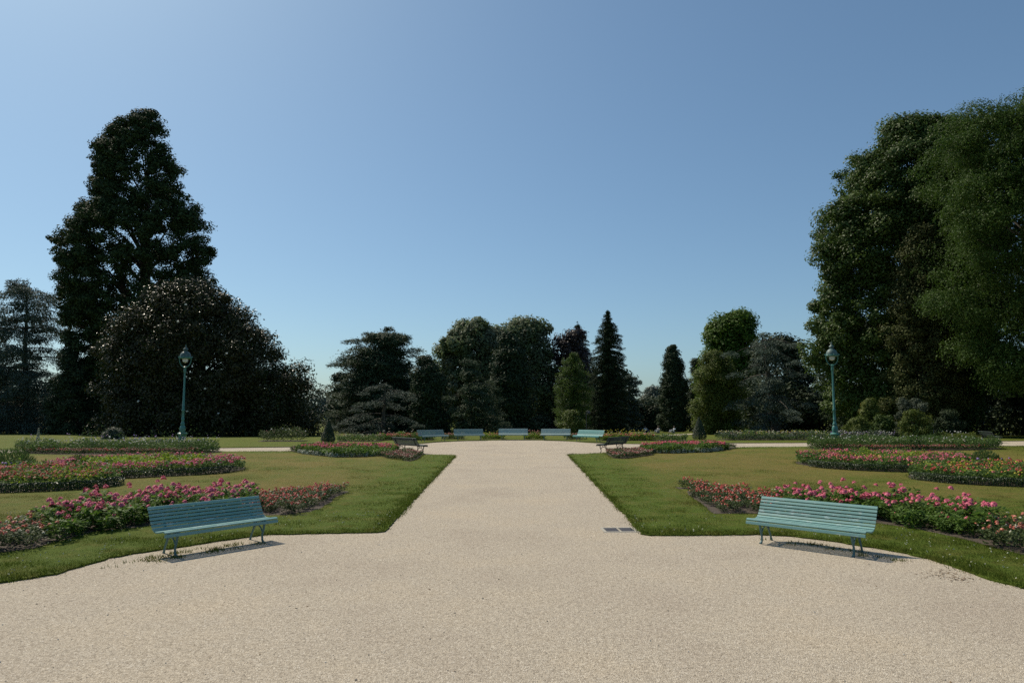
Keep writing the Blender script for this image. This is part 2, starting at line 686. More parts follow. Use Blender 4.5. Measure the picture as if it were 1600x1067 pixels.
def leafcloud(c, nrm, size, asp, tdir=None):
    """diamond leaves: centres, normals, length, width/length"""
    n = len(c)
    nn = nrm / np.maximum(1e-6, np.linalg.norm(nrm, axis=1))[:, None]
    a = unit(n) if tdir is None else tdir
    b = np.cross(nn, a)
    b /= np.maximum(1e-6, np.linalg.norm(b, axis=1))[:, None]
    tt = np.cross(b, nn)
    s = (np.broadcast_to(size, (n,)) * 0.5)[:, None]
    k = s * np.broadcast_to(asp, (n,))[:, None]
    V = np.empty((n, 4, 3))
    V[:, 0] = c - tt * s
    V[:, 1] = c + b * k + tt * s * 0.12 - nn * s * 0.12
    V[:, 2] = c + tt * s
    V[:, 3] = c - b * k + tt * s * 0.12 - nn * s * 0.12
    return V.reshape(-1, 3), np.arange(4 * n).reshape(n, 4)


def merge(parts):
    Vs, Fs, n = [], [], 0
    for V, Fa in parts:
        Vs.append(V); Fs.append(Fa + n); n += len(V)
    return np.concatenate(Vs), np.concatenate(Fs)


def sample_poly(poly, n):
    P = np.array(poly)
    lo, hi = P.min(0), P.max(0)
    out = np.empty((0, 2))
    while len(out) < n:
        q = rng.uniform(lo, hi, (max(1000, 2 * n), 2))
        out = np.concatenate([out, q[inside(q, poly)]])
    return out[:n]


def jgrid(poly, step, jit=0.35):
    P = np.array(poly)
    lo, hi = P.min(0), P.max(0)
    G = np.stack(np.meshgrid(np.arange(lo[0], hi[0], step), np.arange(lo[1], hi[1], step)), -1).reshape(-1, 2)
    G = G + rng.uniform(-jit, jit, G.shape) * step
    return G[inside(G, poly)]


# ------------------------------------------------------------------ flower bed outlines (needed so grass stays out)
def mirror(poly):
    return [(-x, y) for x, y in poly]


front_left_bed = [(-14.5, 9.9), (-11.5, 9.9)] + px2([(-40, 874), (30, 865), (53, 862), (101, 848), (162, 837), (228, 827), (300, 818), (380, 811), (437, 809), (480, 809), (497, 800), (545, 771), (520, 771), (470, 778), (420, 784), (340, 792), (200, 804), (80, 823), (0, 838)]) + [(-11.5, 11.6), (-14.5, 11.2)]
front_right_bed = [(14.5, 9.7), (11.5, 9.7)] + px2([(1640, 880), (1600, 872), (1560, 862), (1500, 846), (1440, 833), (1372, 822), (1300, 815), (1220, 809), (1170, 806), (1116, 807), (1090, 785), (1056, 764), (1085, 766), (1130, 776), (1190, 783), (1260, 791), (1400, 802), (1520, 820), (1600, 836)]) + [(11.5, 11.6), (14.5, 11.2)]


def ellipse(cx, cy, rx, ry, rot=0, n=40, wob=0.04):
    ph = random.random() * 6
    out = []
    for i in range(n):
        a = 2 * math.pi * i / n
        k = 1 + wob * math.sin(3 * a + ph)
        x, y = rx * k * math.cos(a), ry * k * math.sin(a)
        out.append((cx + x * math.cos(rot) - y * math.sin(rot), cy + x * math.sin(rot) + y * math.cos(rot)))
    return out


bedA_l = ellipse(-15.6, 20.6, 4.0, 2.35, R(-8))
bedB_l = ellipse(-13.35, 25.3, 3.3, 3.0)
bedC_l = ellipse(-20.5, 36.2, 5.4, 2.3, R(-3))
bedA_r = ellipse(16.6, 22.3, 3.9, 2.45, R(8))
bedB_r = ellipse(14.7, 27.6, 3.15, 3.0)
bedC_r = ellipse(22.4, 39.6, 5.6, 2.0, R(2))
bedD_l = px2([(452, 706), (478, 712), (520, 716.3), (570, 716), (610, 713.5), (624, 709), (600, 705.6), (560, 704.5), (500, 704), (460, 703.6)])
bedG_l = px2([(592, 714), (606, 719), (640, 723), (650, 720), (662, 711.5), (640, 709.5), (610, 710)])
bedD_r = px2([(1000, 705), (1012, 709.5), (1050, 710.5), (1100, 708.7), (1127, 705.5), (1152, 701.5), (1130, 699.9), (1080, 701), (1030, 702.8)])
bedG_r = px2([(946, 709.5), (958, 717.5), (975, 718.5), (1018, 713), (1022, 709), (1000, 706), (968, 707.5)])
ALLBEDS = [front_left_bed, front_right_bed, bedA_l, bedB_l, bedC_l, bedA_r, bedB_r, bedC_r, bedD_l, bedG_l, bedD_r, bedG_r]

# ------------------------------------------------------------------ grass blades
def blades(P, h, wd, dry, lean=0.5):
    n = len(P)
    az = rng.uniform(0, 2 * np.pi, n)
    la = rng.uniform(0, 2 * np.pi, n)
    hh = h * rng.uniform(.55, 1.25, n)
    ln = hh * rng.uniform(0.1, lean, n)
    z0 = np.full(n, LZ - 0.002) if P.shape[1] == 2 else P[:, 2]
    V = np.empty((n, 3, 3))
    ux, uy = np.cos(az) * wd / 2, np.sin(az) * wd / 2
    V[:, 0] = np.stack([P[:, 0] - ux, P[:, 1] - uy, z0], 1)
    V[:, 1] = np.stack([P[:, 0] + ux, P[:, 1] + uy, z0], 1)
    V[:, 2] = np.stack([P[:, 0] + np.cos(la) * ln, P[:, 1] + np.sin(la) * ln, z0 + hh], 1)
    return V.reshape(-1, 3), np.repeat(dry, 3)


BV, BD = [], []
for poly in lawn_defs:
    sgn = -1 if poly is left_lawn_poly else 1
    def take(P):
        k = inside(P, poly)
        for b in ALLBEDS:
            if (np.array(b)[:, 0].mean() > 0) == (sgn > 0):
                k &= ~inside(P, b)
        k &= np.abs(P[:, 0]) < 0.80 * P[:, 1] + 1.0
        return P[k]
    def box(n, x0, x1, y0, y1):
        return np.stack([sgn * rng.uniform(x0, x1, n), rng.uniform(y0, y1, n)], 1)
    # near: dense short turf, thinner with distance
    for n, y0, y1, h, wd in ((170000, 7.0, 13.0, 0.05, 0.010), (120000, 13.0, 18.5, 0.05, 0.014), (80000, 18.5, 27.0, 0.05, 0.022), (50000, 27.0, 43.0, 0.05, 0.034)):
        P = take(box(n, 1.8, 0.8 * y1 + 1, y0, y1))
        d = dryness(P, poly)
        patch = .6 * vnoise(P[:, 0] * 1.7, P[:, 1] * 1.7) + .4 * vnoise(P[:, 0] * 7 + 11, P[:, 1] * 7)
        hh = h * (0.35 + 1.35 * patch) * (1 - 0.45 * d)
        V, D = blades(P, hh, wd, d, 0.9)
        BV.append(V); BD.append(D)
    # ragged longer growth along the cut edges
    q = [e for e in resample(poly, 0.05, 0.0, 26) if abs(e[0]) < 26 and e[1] < 43]
    E = np.repeat(np.array(q), 9, axis=0)
    E = E + rng.normal(0, 0.05, E.shape)
    E = E[np.abs(E[:, 0]) < 0.80 * E[:, 1] + 1.0]
    E = E[rng.random(len(E)) < np.clip(vnoise(E[:, 0] * 2.2 + 40, E[:, 1] * 2.2) * 1.5 - 0.15, 0.12, 1)]
    V, D = blades(E, 0.055, 0.012, np.full(len(E), 0.05), 1.1)
    V[:, 2] -= 0.012
    BV.append(V); BD.append(D)
    # around beds the mower leaves a longer rim
    for b in ALLBEDS:
        if (np.array(b)[:, 0].mean() > 0) == (sgn > 0):
            q = np.repeat(np.array(resample(b, 0.06, 0, 40)), 6, axis=0)
            q = take(q + rng.normal(0, 0.09, q.shape))
            V, D = blades(q, 0.085, 0.014, np.full(len(q), 0.03), 0.9)
            BV.append(V); BD.append(D)
# weeds and worn tufts on the gravel under the two near benches
for sx, cx, cy in ((-1, -4.7, 10.75), (1, 4.85, 11.0)):
    for k in range(20 if sx < 0 else 12):
        u = random.uniform(-1.2, 1.1); vv = random.uniform(0.22, 0.75)
        x = cx + u * 0.66 + vv * .75 * sx; y = cy + (u * .75 if sx < 0 else -u * .75) + vv * .66
        n = random.randint(10, 60)
        P = np.stack([x + rng.normal(0, .07, n), y + rng.normal(0, .06, n), np.full(n, GZ - .002)], 1)
        V, D = blades(P, 0.05, 0.012, np.full(n, random.uniform(0.1, .5)), 1.0)
        BV.append(V); BD.append(D)
V = np.concatenate(BV); D = np.concatenate(BD)
grass = link('lawn_grass', np_mesh('lawn_grass', V, np.arange(len(V)).reshape(-1, 3), attrs={'dry': D}), M['blade'])
tag(grass, 'short green and straw coloured grass of the two mown lawns', 'grass', kind='stuff')

# clover heads
M['clover'] = foliage('white_clover', [(0.42, 0.43, 0.30), (0.55, 0.55, 0.42)], 0.8, 0.1)
cp = []
for sx in (-1, 1):
    poly = left_lawn_poly if sx < 0 else right_lawn_poly
    P = np.stack([sx * rng.uniform(2, 11, 1500), rng.uniform(8.2, 15, 1500)], 1)
    P = P[inside(P, poly)]
    for b in (front_left_bed, front_right_bed):
        P = P[~inside(P, b)]
    P = P[rng.random(len(P)) < vnoise(P[:, 0] * .9 + 5, P[:, 1] * .9) * 0.75]
    c = np.repeat(np.column_stack([P, LZ + rng.uniform(.045, .075, len(P))]), 3, axis=0) + rng.normal(0, .004, (3 * len(P), 3))
    cp.append(leafcloud(c, unit(len(c)) + [0, 0, .6], 0.020, 0.9))
V, Fa = merge(cp)
tag(link('clover_flowers', np_mesh('clover_flowers', V, Fa), M['clover']), 'tiny white clover heads dotted through the near grass', 'clover', kind='stuff')

# loose stones and grit on the near gravel
n = 1300
P = np.stack([rng.uniform(-9, 9, n), 4.6 + 9 * rng.random(n) ** 1.5], 1)
P = P[~inside(P, left_lawn_poly) & ~inside(P, right_lawn_poly)]
n = len(P)
s = rng.uniform(.0035, .007, n) * rng.choice([1, 1, 1, 1.8], n)
base = np.array([(1, 0, 0), (0, 1, 0), (-1, 0, 0), (0, -1, 0), (0, 0, .8), (0, 0, -.6)])
az = rng.uniform(0, 6.28, n)
rot = np.stack([np.cos(az), -np.sin(az), np.sin(az), np.cos(az)], 1).reshape(n, 2, 2)
bv = np.repeat(base[None], n, 0) * rng.uniform(.65, 1.3, (n, 6, 3))
bv[:, :, :2] = np.einsum('nij,nkj->nki', rot, bv[:, :, :2])
V = bv * s[:, None, None] + np.column_stack([P, np.full(n, GZ) + s * .35])[:, None]
tri = np.array([(0, 1, 4), (1, 2, 4), (2, 3, 4), (3, 0, 4), (1, 0, 5), (2, 1, 5), (3, 2, 5), (0, 3, 5)])
Fa = (tri[None] + (np.arange(n) * 6)[:, None, None]).reshape(-1, 3)
M['stone'] = foliage('loose_stone', [(0.2, 0.17, 0.14), (0.34, 0.29, 0.23), (0.44, 0.38, 0.30), (0.6, 0.56, 0.5)], 0.9, 0)
tag(link('loose_stones', np_mesh('loose_stones', V.reshape(-1, 3), Fa), M['stone']), 'loose stones scattered on the pale gravel', 'stones', kind='stuff')
# dry leaf litter on the gravel
n = 130
P = np.stack([rng.uniform(-8, 8, n), 5 + 26 * rng.random(n) ** 1.4], 1)
Q = np.array([at(1480 + random.gauss(0, 22), 898 + random.gauss(0, 5))[:2] for _ in range(150)] + [at(1503 + random.gauss(0, 10), 906 + random.gauss(0, 1.5))[:2] for _ in range(50)] + [at(938 + random.gauss(0, 8), 797 + random.gauss(0, 6))[:2] for _ in range(14)])
P = np.concatenate([P, Q])
P = P[~inside(P, left_lawn_poly) & ~inside(P, right_lawn_poly)]
c = np.column_stack([P, np.full(len(P), GZ + .008)])
V, Fa = leafcloud(c, unit(len(c)) * .35 + [0, 0, 1], rng.uniform(.015, .045, len(c)), .55)
V[:, 2] = np.maximum(V[:, 2], GZ + .003)
M['litter'] = foliage('dry_leaf_litter', [(0.09, 0.055, 0.03), (0.16, 0.10, 0.055), (0.22, 0.16, 0.09)], 0.8, .1)
tag(link('leaf_litter', np_mesh('leaf_litter', V, Fa), M['litter']), 'scattered brown dry leaves on the gravel', 'leaf litter', kind='stuff')

# ------------------------------------------------------------------ drain
c0, c1, c2, c3 = [at(*q) for q in ((957, 824.6), (985, 824.6), (994, 831.2), (963, 831.2))]
ctr = (c0 + c1 + c2 + c3) / 4
dr = empty('drain_grate', (ctr.x - .09, ctr.y, GZ - .004), 'small twin drain grate set in pale concrete beside the right lawn corner', 'drain', None, R(3))
b = MB()
for bx, by, sx_, sy_ in ((0, .23, .66, .07), (0, -.23, .66, .07), (-.30, 0, .06, .39), (.30, 0, .06, .39), (0, 0, .022, .39)):
    b.box((bx, by, 0.0), (sx_, sy_, 0.022))
b.build('frame', M['conc'], dr)
for sx_ in (-1, 1):
    g = MB()
    for i in range(9):
        g.box((sx_ * .145, -.18 + i * .045, .003), (.245, .026, .014))
    g.box((sx_ * .145, 0, -.002), (.245, .385, .006))
    g.build('grate', M['grate'], dr)

# ------------------------------------------------------------------ benches
PROF = [(-.365, .695), (-.33, .64), (-.285, .56), (-.235, .475), (-.185, .41), (-.13, .375), (-.05, .362), (.05, .37), (.15, .388), (.225, .40), (.262, .385), (.272, .34)]


def arc_points(prof, n):
    P = np.array(prof)
    L = np.concatenate([[0], np.cumsum(np.linalg.norm(np.diff(P, axis=0), axis=1))])
    s = np.linspace(0, L[-1], n)
    x, z = np.interp(s, L, P[:, 0]), np.interp(s, L, P[:, 1])
    e = 0.012
    dx = np.interp(s + e, L, P[:, 0]) - np.interp(s - e, L, P[:, 0])
    dz = np.interp(s + e, L, P[:, 1]) - np.interp(s - e, L, P[:, 1])
    return [(a, b, math.atan2(d, c)) for a, b, c, d in zip(x, z, dx, dz)], L[-1]


def make_bench():
    root = empty('park_bench', (0, 0, 0), 'bench', 'bench')
    n = 15
    pts, L = arc_points(PROF, n)
    for i, (u, z, a) in enumerate(pts):
        b = MB()
        th = 0.03 if i in (0, n - 1) else 0.021
        wd = 0.050 if i in (0, n - 1) else 0.043
        b.box((0, -u, z), (1.90, wd, th), -a)
        b.build('slat', M['teal'], root, smooth=True)
    for sx in (-1, 1):
        X = sx * 0.735
        b = MB()
        rp, _ = arc_points(PROF, 22)
        rail = []
        for u, z, a in rp:
            nx_, nz_ = -math.sin(a), math.cos(a)
            s = 1 if nz_ > 0 or nx_ > 0 else -1
            rail.append((X, -(u - abs(nx_) * .024), z - abs(nz_) * .024))
        b.tube(rail, 0.016, 6, flat=1.3)
        fr = b.build('leg_frame', M['iron'], root, smooth=True)
        f = MB()
        f.tube([(X, -.17, .37), (X, -.215, .30), (X, -.19, .20), (X, -.155, .12), (X, -.165, .04), (X, -.205, 0.0)], [.024, .023, .019, .017, .018, .024], 7)
        f.tube([(X, -.205, .006), (X, -.235, .010)], [.022, .016], 7)
        f.build('front_leg', M['iron'], fr, smooth=True)
        f = MB()
        f.tube([(X, .13, .375), (X, .10, .29), (X, .12, .20), (X, .175, .11), (X, .205, .04), (X, .225, 0.0)], [.022, .020, .018, .016, .017, .022], 7)
        f.build('rear_leg', M['iron'], fr, smooth=True)
        f = MB()
        f.tube([(X, -.17, .165), (X, -.10, .245), (X, -.03, .275), (X, .05, .26), (X, .13, .185)], .013, 6)
        f.tube([(X, -.14, .36), (X, -.08, .30), (X, -.03, .275), (X, .03, .30), (X, .08, .355)], .012, 6)
        f.build('brace', M['iron'], fr, smooth=True)
    return root


bench0 = make_bench()
_used = []


def set_mat(o, paint_m, iron_m):
    for ch in o.children:
        for s in ch.material_slots:
            s.link = 'OBJECT'
            s.material = paint_m if ch.name.startswith('slat') else iron_m
        set_mat(ch, paint_m, iron_m)


def place_bench(pos, ang, label, group, pm='teal', im='iron', k=1.0):
    o = bench0 if not _used else copy_tree(bench0)
    _used.append(o)
    o.location = (pos[0], pos[1], pos[2] if len(pos) > 2 else GZ)
    o.rotation_euler = (0, 0, ang)
    o.scale = (k, k, k)
    tag(o, label, 'bench', group)
    if pm != 'teal':
        set_mat(o, M[pm], M[im])
    return o


def bench_feet(lp, rp, **kw):
    a, b = at(*lp), at(*rp)
    m_ = (a + b) / 2
    ang = math.atan2(b.y - a.y, b.x - a.x)
    fx, fy = math.sin(ang), -math.cos(ang)
    place_bench((m_.x - fx * .2, m_.y - fy * .2), ang, **kw)


bench_feet((274, 870), (412, 847.5), label='dark teal slatted bench in its own shade on the left, red and pink flowers behind', group='benches by the front lawns')
bench_feet((1190, 849.5), (1332, 869.5), label='sunlit pale teal slatted bench on the right, pink flowers behind', group='benches by the front lawns')
for (x, y), tgt, lb, pm in (
        ((677, 690.3), (0.6, 41.5), 'grey teal bench at the left end of the far arc, nearest the dark cedar', 'teal_grey_lit'),
        ((733, 688.4), (-0.6, 39), 'blue grey bench second from left in the far arc, turned slightly right', 'teal_grey_lit'),
        ((802, 687.4), (0.2, 39), 'grey teal bench facing straight down the path, middle of the far arc', 'teal_lit'),
        ((868, 688), (1.6, 39), 'palest bench of the far arc, right of the middle one', 'teal_lit'),
        ((919, 690.8), (0.6, 43), 'bright turquoise bench at the right end of the far arc beside the lamp pole', 'turquoise')):
    q = at(x, y)
    fx, fy = tgt[0] - q.x, tgt[1] - q.y
    ang = math.atan2(fx, -fy)
    place_bench((q.x, q.y, 0.045 if False else GZ), ang, lb, 'benches round the far circle', pm, 'iron', 1.16)
for (x, y), tgt, lb in (((641, 708), (0, 41.2), 'dark bench seen from behind above the dusty pink bed left of the path'),
                        ((957, 706.4), (0, 41.5), 'dark bench seen from behind above the dusty pink bed right of the path')):
    q = at(x, y)
    ang = math.atan2(tgt[0] - q.x, -(tgt[1] - q.y))
    place_bench((q.x, q.y), ang, lb, 'dark benches facing the circle', 'teal_shaded', 'black', 1.15)
q = at(1549, 691)
place_bench((q.x, q.y, 0.045), R(80), 'dark bench half hidden behind the right back flower bed', None, 'teal_shaded', 'black')

# ------------------------------------------------------------------ lamps
def make_lamp():
    root = empty('street_lamp', (0, 0, 0), 'lamp', 'street lamp')
    b = MB()
    b.lathe([(.30, 0), (.30, .10), (.26, .13), (.235, .20), (.225, .62), (.235, .68), (.29, .74), (.30, .79), (.25, .83), (.17, .87)], 8, sq=True)
    b.build('pedestal', M['lamp'], root, smooth=True)
    b = MB()
    b.lathe([(.15, .86), (.165, .95), (.175, 1.08), (.15, 1.22), (.10, 1.30), (.13, 1.36), (.13, 1.40), (.085, 1.45), (.08, 1.62), (.10, 1.66), (.08, 1.70), (.072, 2.16), (.10, 2.20), (.10, 2.25), (.068, 2.30), (.05, 4.55)], 14)
    b.build('shaft', M['lamp'], root, smooth=True)
    b = MB()
    b.lathe([(.05, 4.55), (.075, 4.60), (.085, 4.72), (.07, 4.84), (.10, 4.90), (.10, 4.94), (.05, 4.98)], 14)
    b.build('neck', M['lamp'], root, smooth=True)
    for sx in (-1, 1):
        b = MB()
        b.tube([(sx * .03, 0, 4.93), (sx * .16, 0, 4.97), (sx * .27, 0, 5.10), (sx * .335, 0, 5.30), (sx * .35, 0, 5.50)], [.035, .032, .028, .026, .028], 8)
        b.build('lyre_arm', M['lamp'], root, smooth=True)
    b = MB()
    b.lathe([(.30, 5.46), (.36, 5.48), (.38, 5.52), (.36, 5.57), (.30, 5.58)], 20)
    for k in range(8):
        a = k * math.pi / 4
        b.tube([(.37 * math.cos(a), .37 * math.sin(a), 5.52), (.42 * math.cos(a), .42 * math.sin(a), 5.56), (.41 * math.cos(a), .41 * math.sin(a), 5.62)], [.025, .03, .01], 6)
    b.build('crown_ring', M['lamp'], root, smooth=True)
    b = MB()
    b.lathe([(.335, 5.57), (.325, 5.66), (.28, 5.78), (.21, 5.87), (.12, 5.93)], 20)
    b.build('dome', M['lamp_top'], root, smooth=True)
    b = MB()
    b.lathe([(.10, 5.92), (.10, 6.0), (.155, 6.04), (.14, 6.09), (.07, 6.15), (.04, 6.2), (.055, 6.24), (.03, 6.30), (.004, 6.38)], 14)
    b.build('finial', M['lamp_top'], root, smooth=True)
    b = MB()
    b.lathe([(.05, 5.22), (.13, 5.26), (.165, 5.35), (.17, 5.47)], 16)
    b.build('glass_shade', M['opal'], root, smooth=True)
    return root


lamp0 = make_lamp()
q = at_d(284.5, 690, 43.0)
lamp0.location = (q.x, 43.0, GZ)
lamp0.rotation_euler = (0, R(-0.4), R(12))
tag(lamp0, 'ornate green lamp post standing before the dark magnolia on the left', 'street lamp', 'ornate lamp posts')
l2 = copy_tree(lamp0)
q = at_d(1305.5, 690, 41.5)
l2.location = (q.x, 41.5, LZ)
l2.rotation_euler = (0, R(0.2), R(-9))
tag(l2, 'ornate green lamp post in sun before the tall maple on the right', 'street lamp', 'ornate lamp posts')

# thin pole with a small floodlight behind the turquoise bench
q = at(916.5, 686)
pl = empty('lamp_pole', (q.x, 53.5, 0.02), 'thin dark pole with a small drooping lamp head behind the turquoise bench', 'lamp pole')
b = MB()
b.tube([(0, 0, 0), (0, 0, 2.0), (.02, 0, 2.12), (.12, 0, 2.18), (.2, 0, 2.14)], .028, 8)
b.build('pole', M['black'], pl, smooth=True)
b = MB()
b.lathe([(.03, 0), (.10, -.05), (.13, -.2), (.05, -.26)], 10, (.2, 0, 2.15))
b.build('lamp_head', M['black'], pl, smooth=True)

# ------------------------------------------------------------------ trees
import zlib


def reseed(label):
    global rng
    rng = np.random.default_rng(zlib.crc32(label.encode()))
    random.seed(zlib.crc32(label.encode()))


def prof_w(profile, d):
    rows = []
    for y, xl, xr in profile:
        z = at_d(800, y, d).z
        rows.append((z, at_d(xl, y, d).x, at_d(xr, y, d).x))
    rows.sort()
    A = np.array(rows)
    return A


def pw(A, z):
    l = np.interp(z, A[:, 0], A[:, 1]); r = np.interp(z, A[:, 0], A[:, 2])
    return (l + r) / 2, (r - l) / 2


def clumps(A, d, n, cr, depthf=0.85, shell=0.5, top=0.0, front=0.7, lobes=0.3):
    """clump centres spread through the crown volume"""
    zs = np.linspace(A[0, 0], A[-1, 0], 200)
    wgt = pw(A, zs)[1] + 0.3
    wgt = wgt * (1 + top * np.linspace(0, 1, 200))
    z = rng.choice(zs, n, p=wgt / wgt.sum()) + rng.normal(0, .1, n)
    C, Rr = pw(A, z)
    rr = np.sqrt(rng.uniform(shell ** 2, 1, n))
    th = rng.uniform(0, 2 * np.pi, n)
    sy = np.sin(th)
    flip = (sy > 0) & (rng.random(n) < front)
    sy = np.where(flip, -sy, sy)
    r_in = np.maximum(Rr - np.minimum(cr * 0.5, Rr * .5), 0.02)
    k_ = 2.2 / max(2.0, float((A[:, 2] - A[:, 1]).max()) / 6)
    lob = 1.0 - lobes * np.clip(1.25 - 1.9 * vnoise(z * k_ * .8 + 31.7 + d, th * 2.4 + d * .37), 0, 1)
    r_in = r_in * lob
    return np.stack([C + r_in * rr * np.cos(th), d + r_in * depthf * rr * sy, np.minimum(z, A[-1, 0] - np.minimum(cr * .6, .1 + .5 * Rr))], 1)


def puff(cc, cr, n, size, asp, flat=0.8, up=0.35, out=0.7, inner=0.45, jitter=0.5):
    """leaves over a set of clumps"""
    m_ = len(cc)
    idx = np.repeat(np.arange(m_), n)
    dirs = unit(m_ * n)
    rr = (rng.uniform(inner ** 2, 1, m_ * n) ** .5) * np.repeat(np.broadcast_to(cr, (m_,)), n) * rng.uniform(.85, 1.15, m_ * n)
    off = dirs * rr[:, None]
    off[:, 2] *= flat
    c = cc[idx] + off
    nrm = dirs * out + unit(len(c)) * jitter + np.array([0, 0, up])
    return leafcloud(c, nrm, size * rng.uniform(.65, 1.3, len(c)), asp)


def limbs(mb, base, height, r0, targets, lean=(0, 0), wig=0.25, n=7, share=0.85):
    top = Vector(base) + Vector((lean[0], lean[1], height))
    pts, rad = [], []
    k = 9
    for i in range(k):
        s = i / (k - 1)
        q = Vector(base).lerp(top, s) + Vector((random.uniform(-wig, wig), random.uniform(-wig, wig), 0)) * min(1, s * 3)
        pts.append(q)
        rad.append(r0 * ((1 - s) ** .9 * .92 + .04) * (1.35 if i == 0 else 1))
    mb.tube(pts, rad, 10)
    for tgt in targets:
        tg = Vector(tgt)
        hz = (tg.z - base[2])
        s = min(.97, max(.08, (hz - 0.35 * math.hypot(tg.x - base[0], tg.y - base[1])) / height)) * share
        f = s * (k - 1)
        i = min(k - 2, int(f))
        st = pts[i].lerp(pts[i + 1], f - i)
        r_ = (rad[i] + (rad[i + 1] - rad[i]) * (f - i)) * .45
        mid = st.lerp(tg, .5) + Vector((random.uniform(-.3, .3), random.uniform(-.3, .3), 0.10 * (tg - st).length))
        mb.tube([st, st.lerp(mid, .55), mid, tg], [r_, r_ * .75, r_ * .5, .02], 5, cap=False)


def tree_root(name, label, d, A, cx=None, group=None, cat='tree'):
    x = cx if cx is not None else pw(A, A[0, 0])[0]
    return empty(name, (float(x), d, terrain(d)), label, cat, group)


def rel(V, root):
    return V - np.array(root.location)


def broad(name, label, d, profile, mat, ncl, cr, nl, size, asp=0.6, depthf=0.8, trunk_px=None, r0=0.45, bark_m='bark', group=None, flat=.8, top=.25, shell=.45, up=.35, holes=0, cat='tree', extra=None, out=.7, inner=.45, lobes=.17, core=0):
    reseed(label)
    A = prof_w(profile, d)
    tx = at_d(trunk_px, 600, d).x if trunk_px is not None else None
    root = tree_root(name, label, d, A, tx, group, cat)
    cc = clumps(A, d, ncl, cr, depthf, shell, top, lobes=lobes)
    if core:        # the dense heart of the crown
        c2 = clumps(A, d, core, cr * 2.4, depthf, .15, top, lobes=lobes)
        cc = np.concatenate([cc, c2]); ncl += core
    crs = np.minimum(cr * rng.uniform(.65, 1.3, ncl), .22 + .62 * pw(A, cc[:, 2])[1])
    V, Fa = puff(cc, crs, nl, size, asp, flat, up, out, inner)
    # loose sprays break the outline
    k = rng.choice(ncl, ncl // 3)
    C_, R_ = pw(A, cc[k, 2])
    dv = (cc[k] - np.stack([C_, np.full(len(k), d), cc[k, 2] - .6], 1)) * rng.uniform(.03, .16, (len(k), 1))
    ccx = cc[k] + dv * np.minimum(1, .75 * cr / np.maximum(.01, np.linalg.norm(dv, axis=1)))[:, None]
    V2, F2 = puff(ccx, crs[k] * .55, max(8, nl // 3), size, asp, flat, up)
    parts = [(V, Fa), (V2, F2)]
    V, Fa = merge(parts)
    cm = link('crown', np_mesh('crown', rel(V, root), Fa), mat, root)
    if extra:
        extra(root, A, cc, crs)
    mb = MB()
    bx = root.location
    H = A[-1, 0] - bx.z
    sel = cc[rng.choice(ncl, min(ncl, 45), replace=False)] - np.array(bx)
    limbs(mb, (0, 0, -.1), H * .9, r0, sel, (float(pw(A, A[-1, 0])[0] - bx.x) * .8, 0))
    mb.build('trunk', M[bark_m], root, smooth=True)
    return root


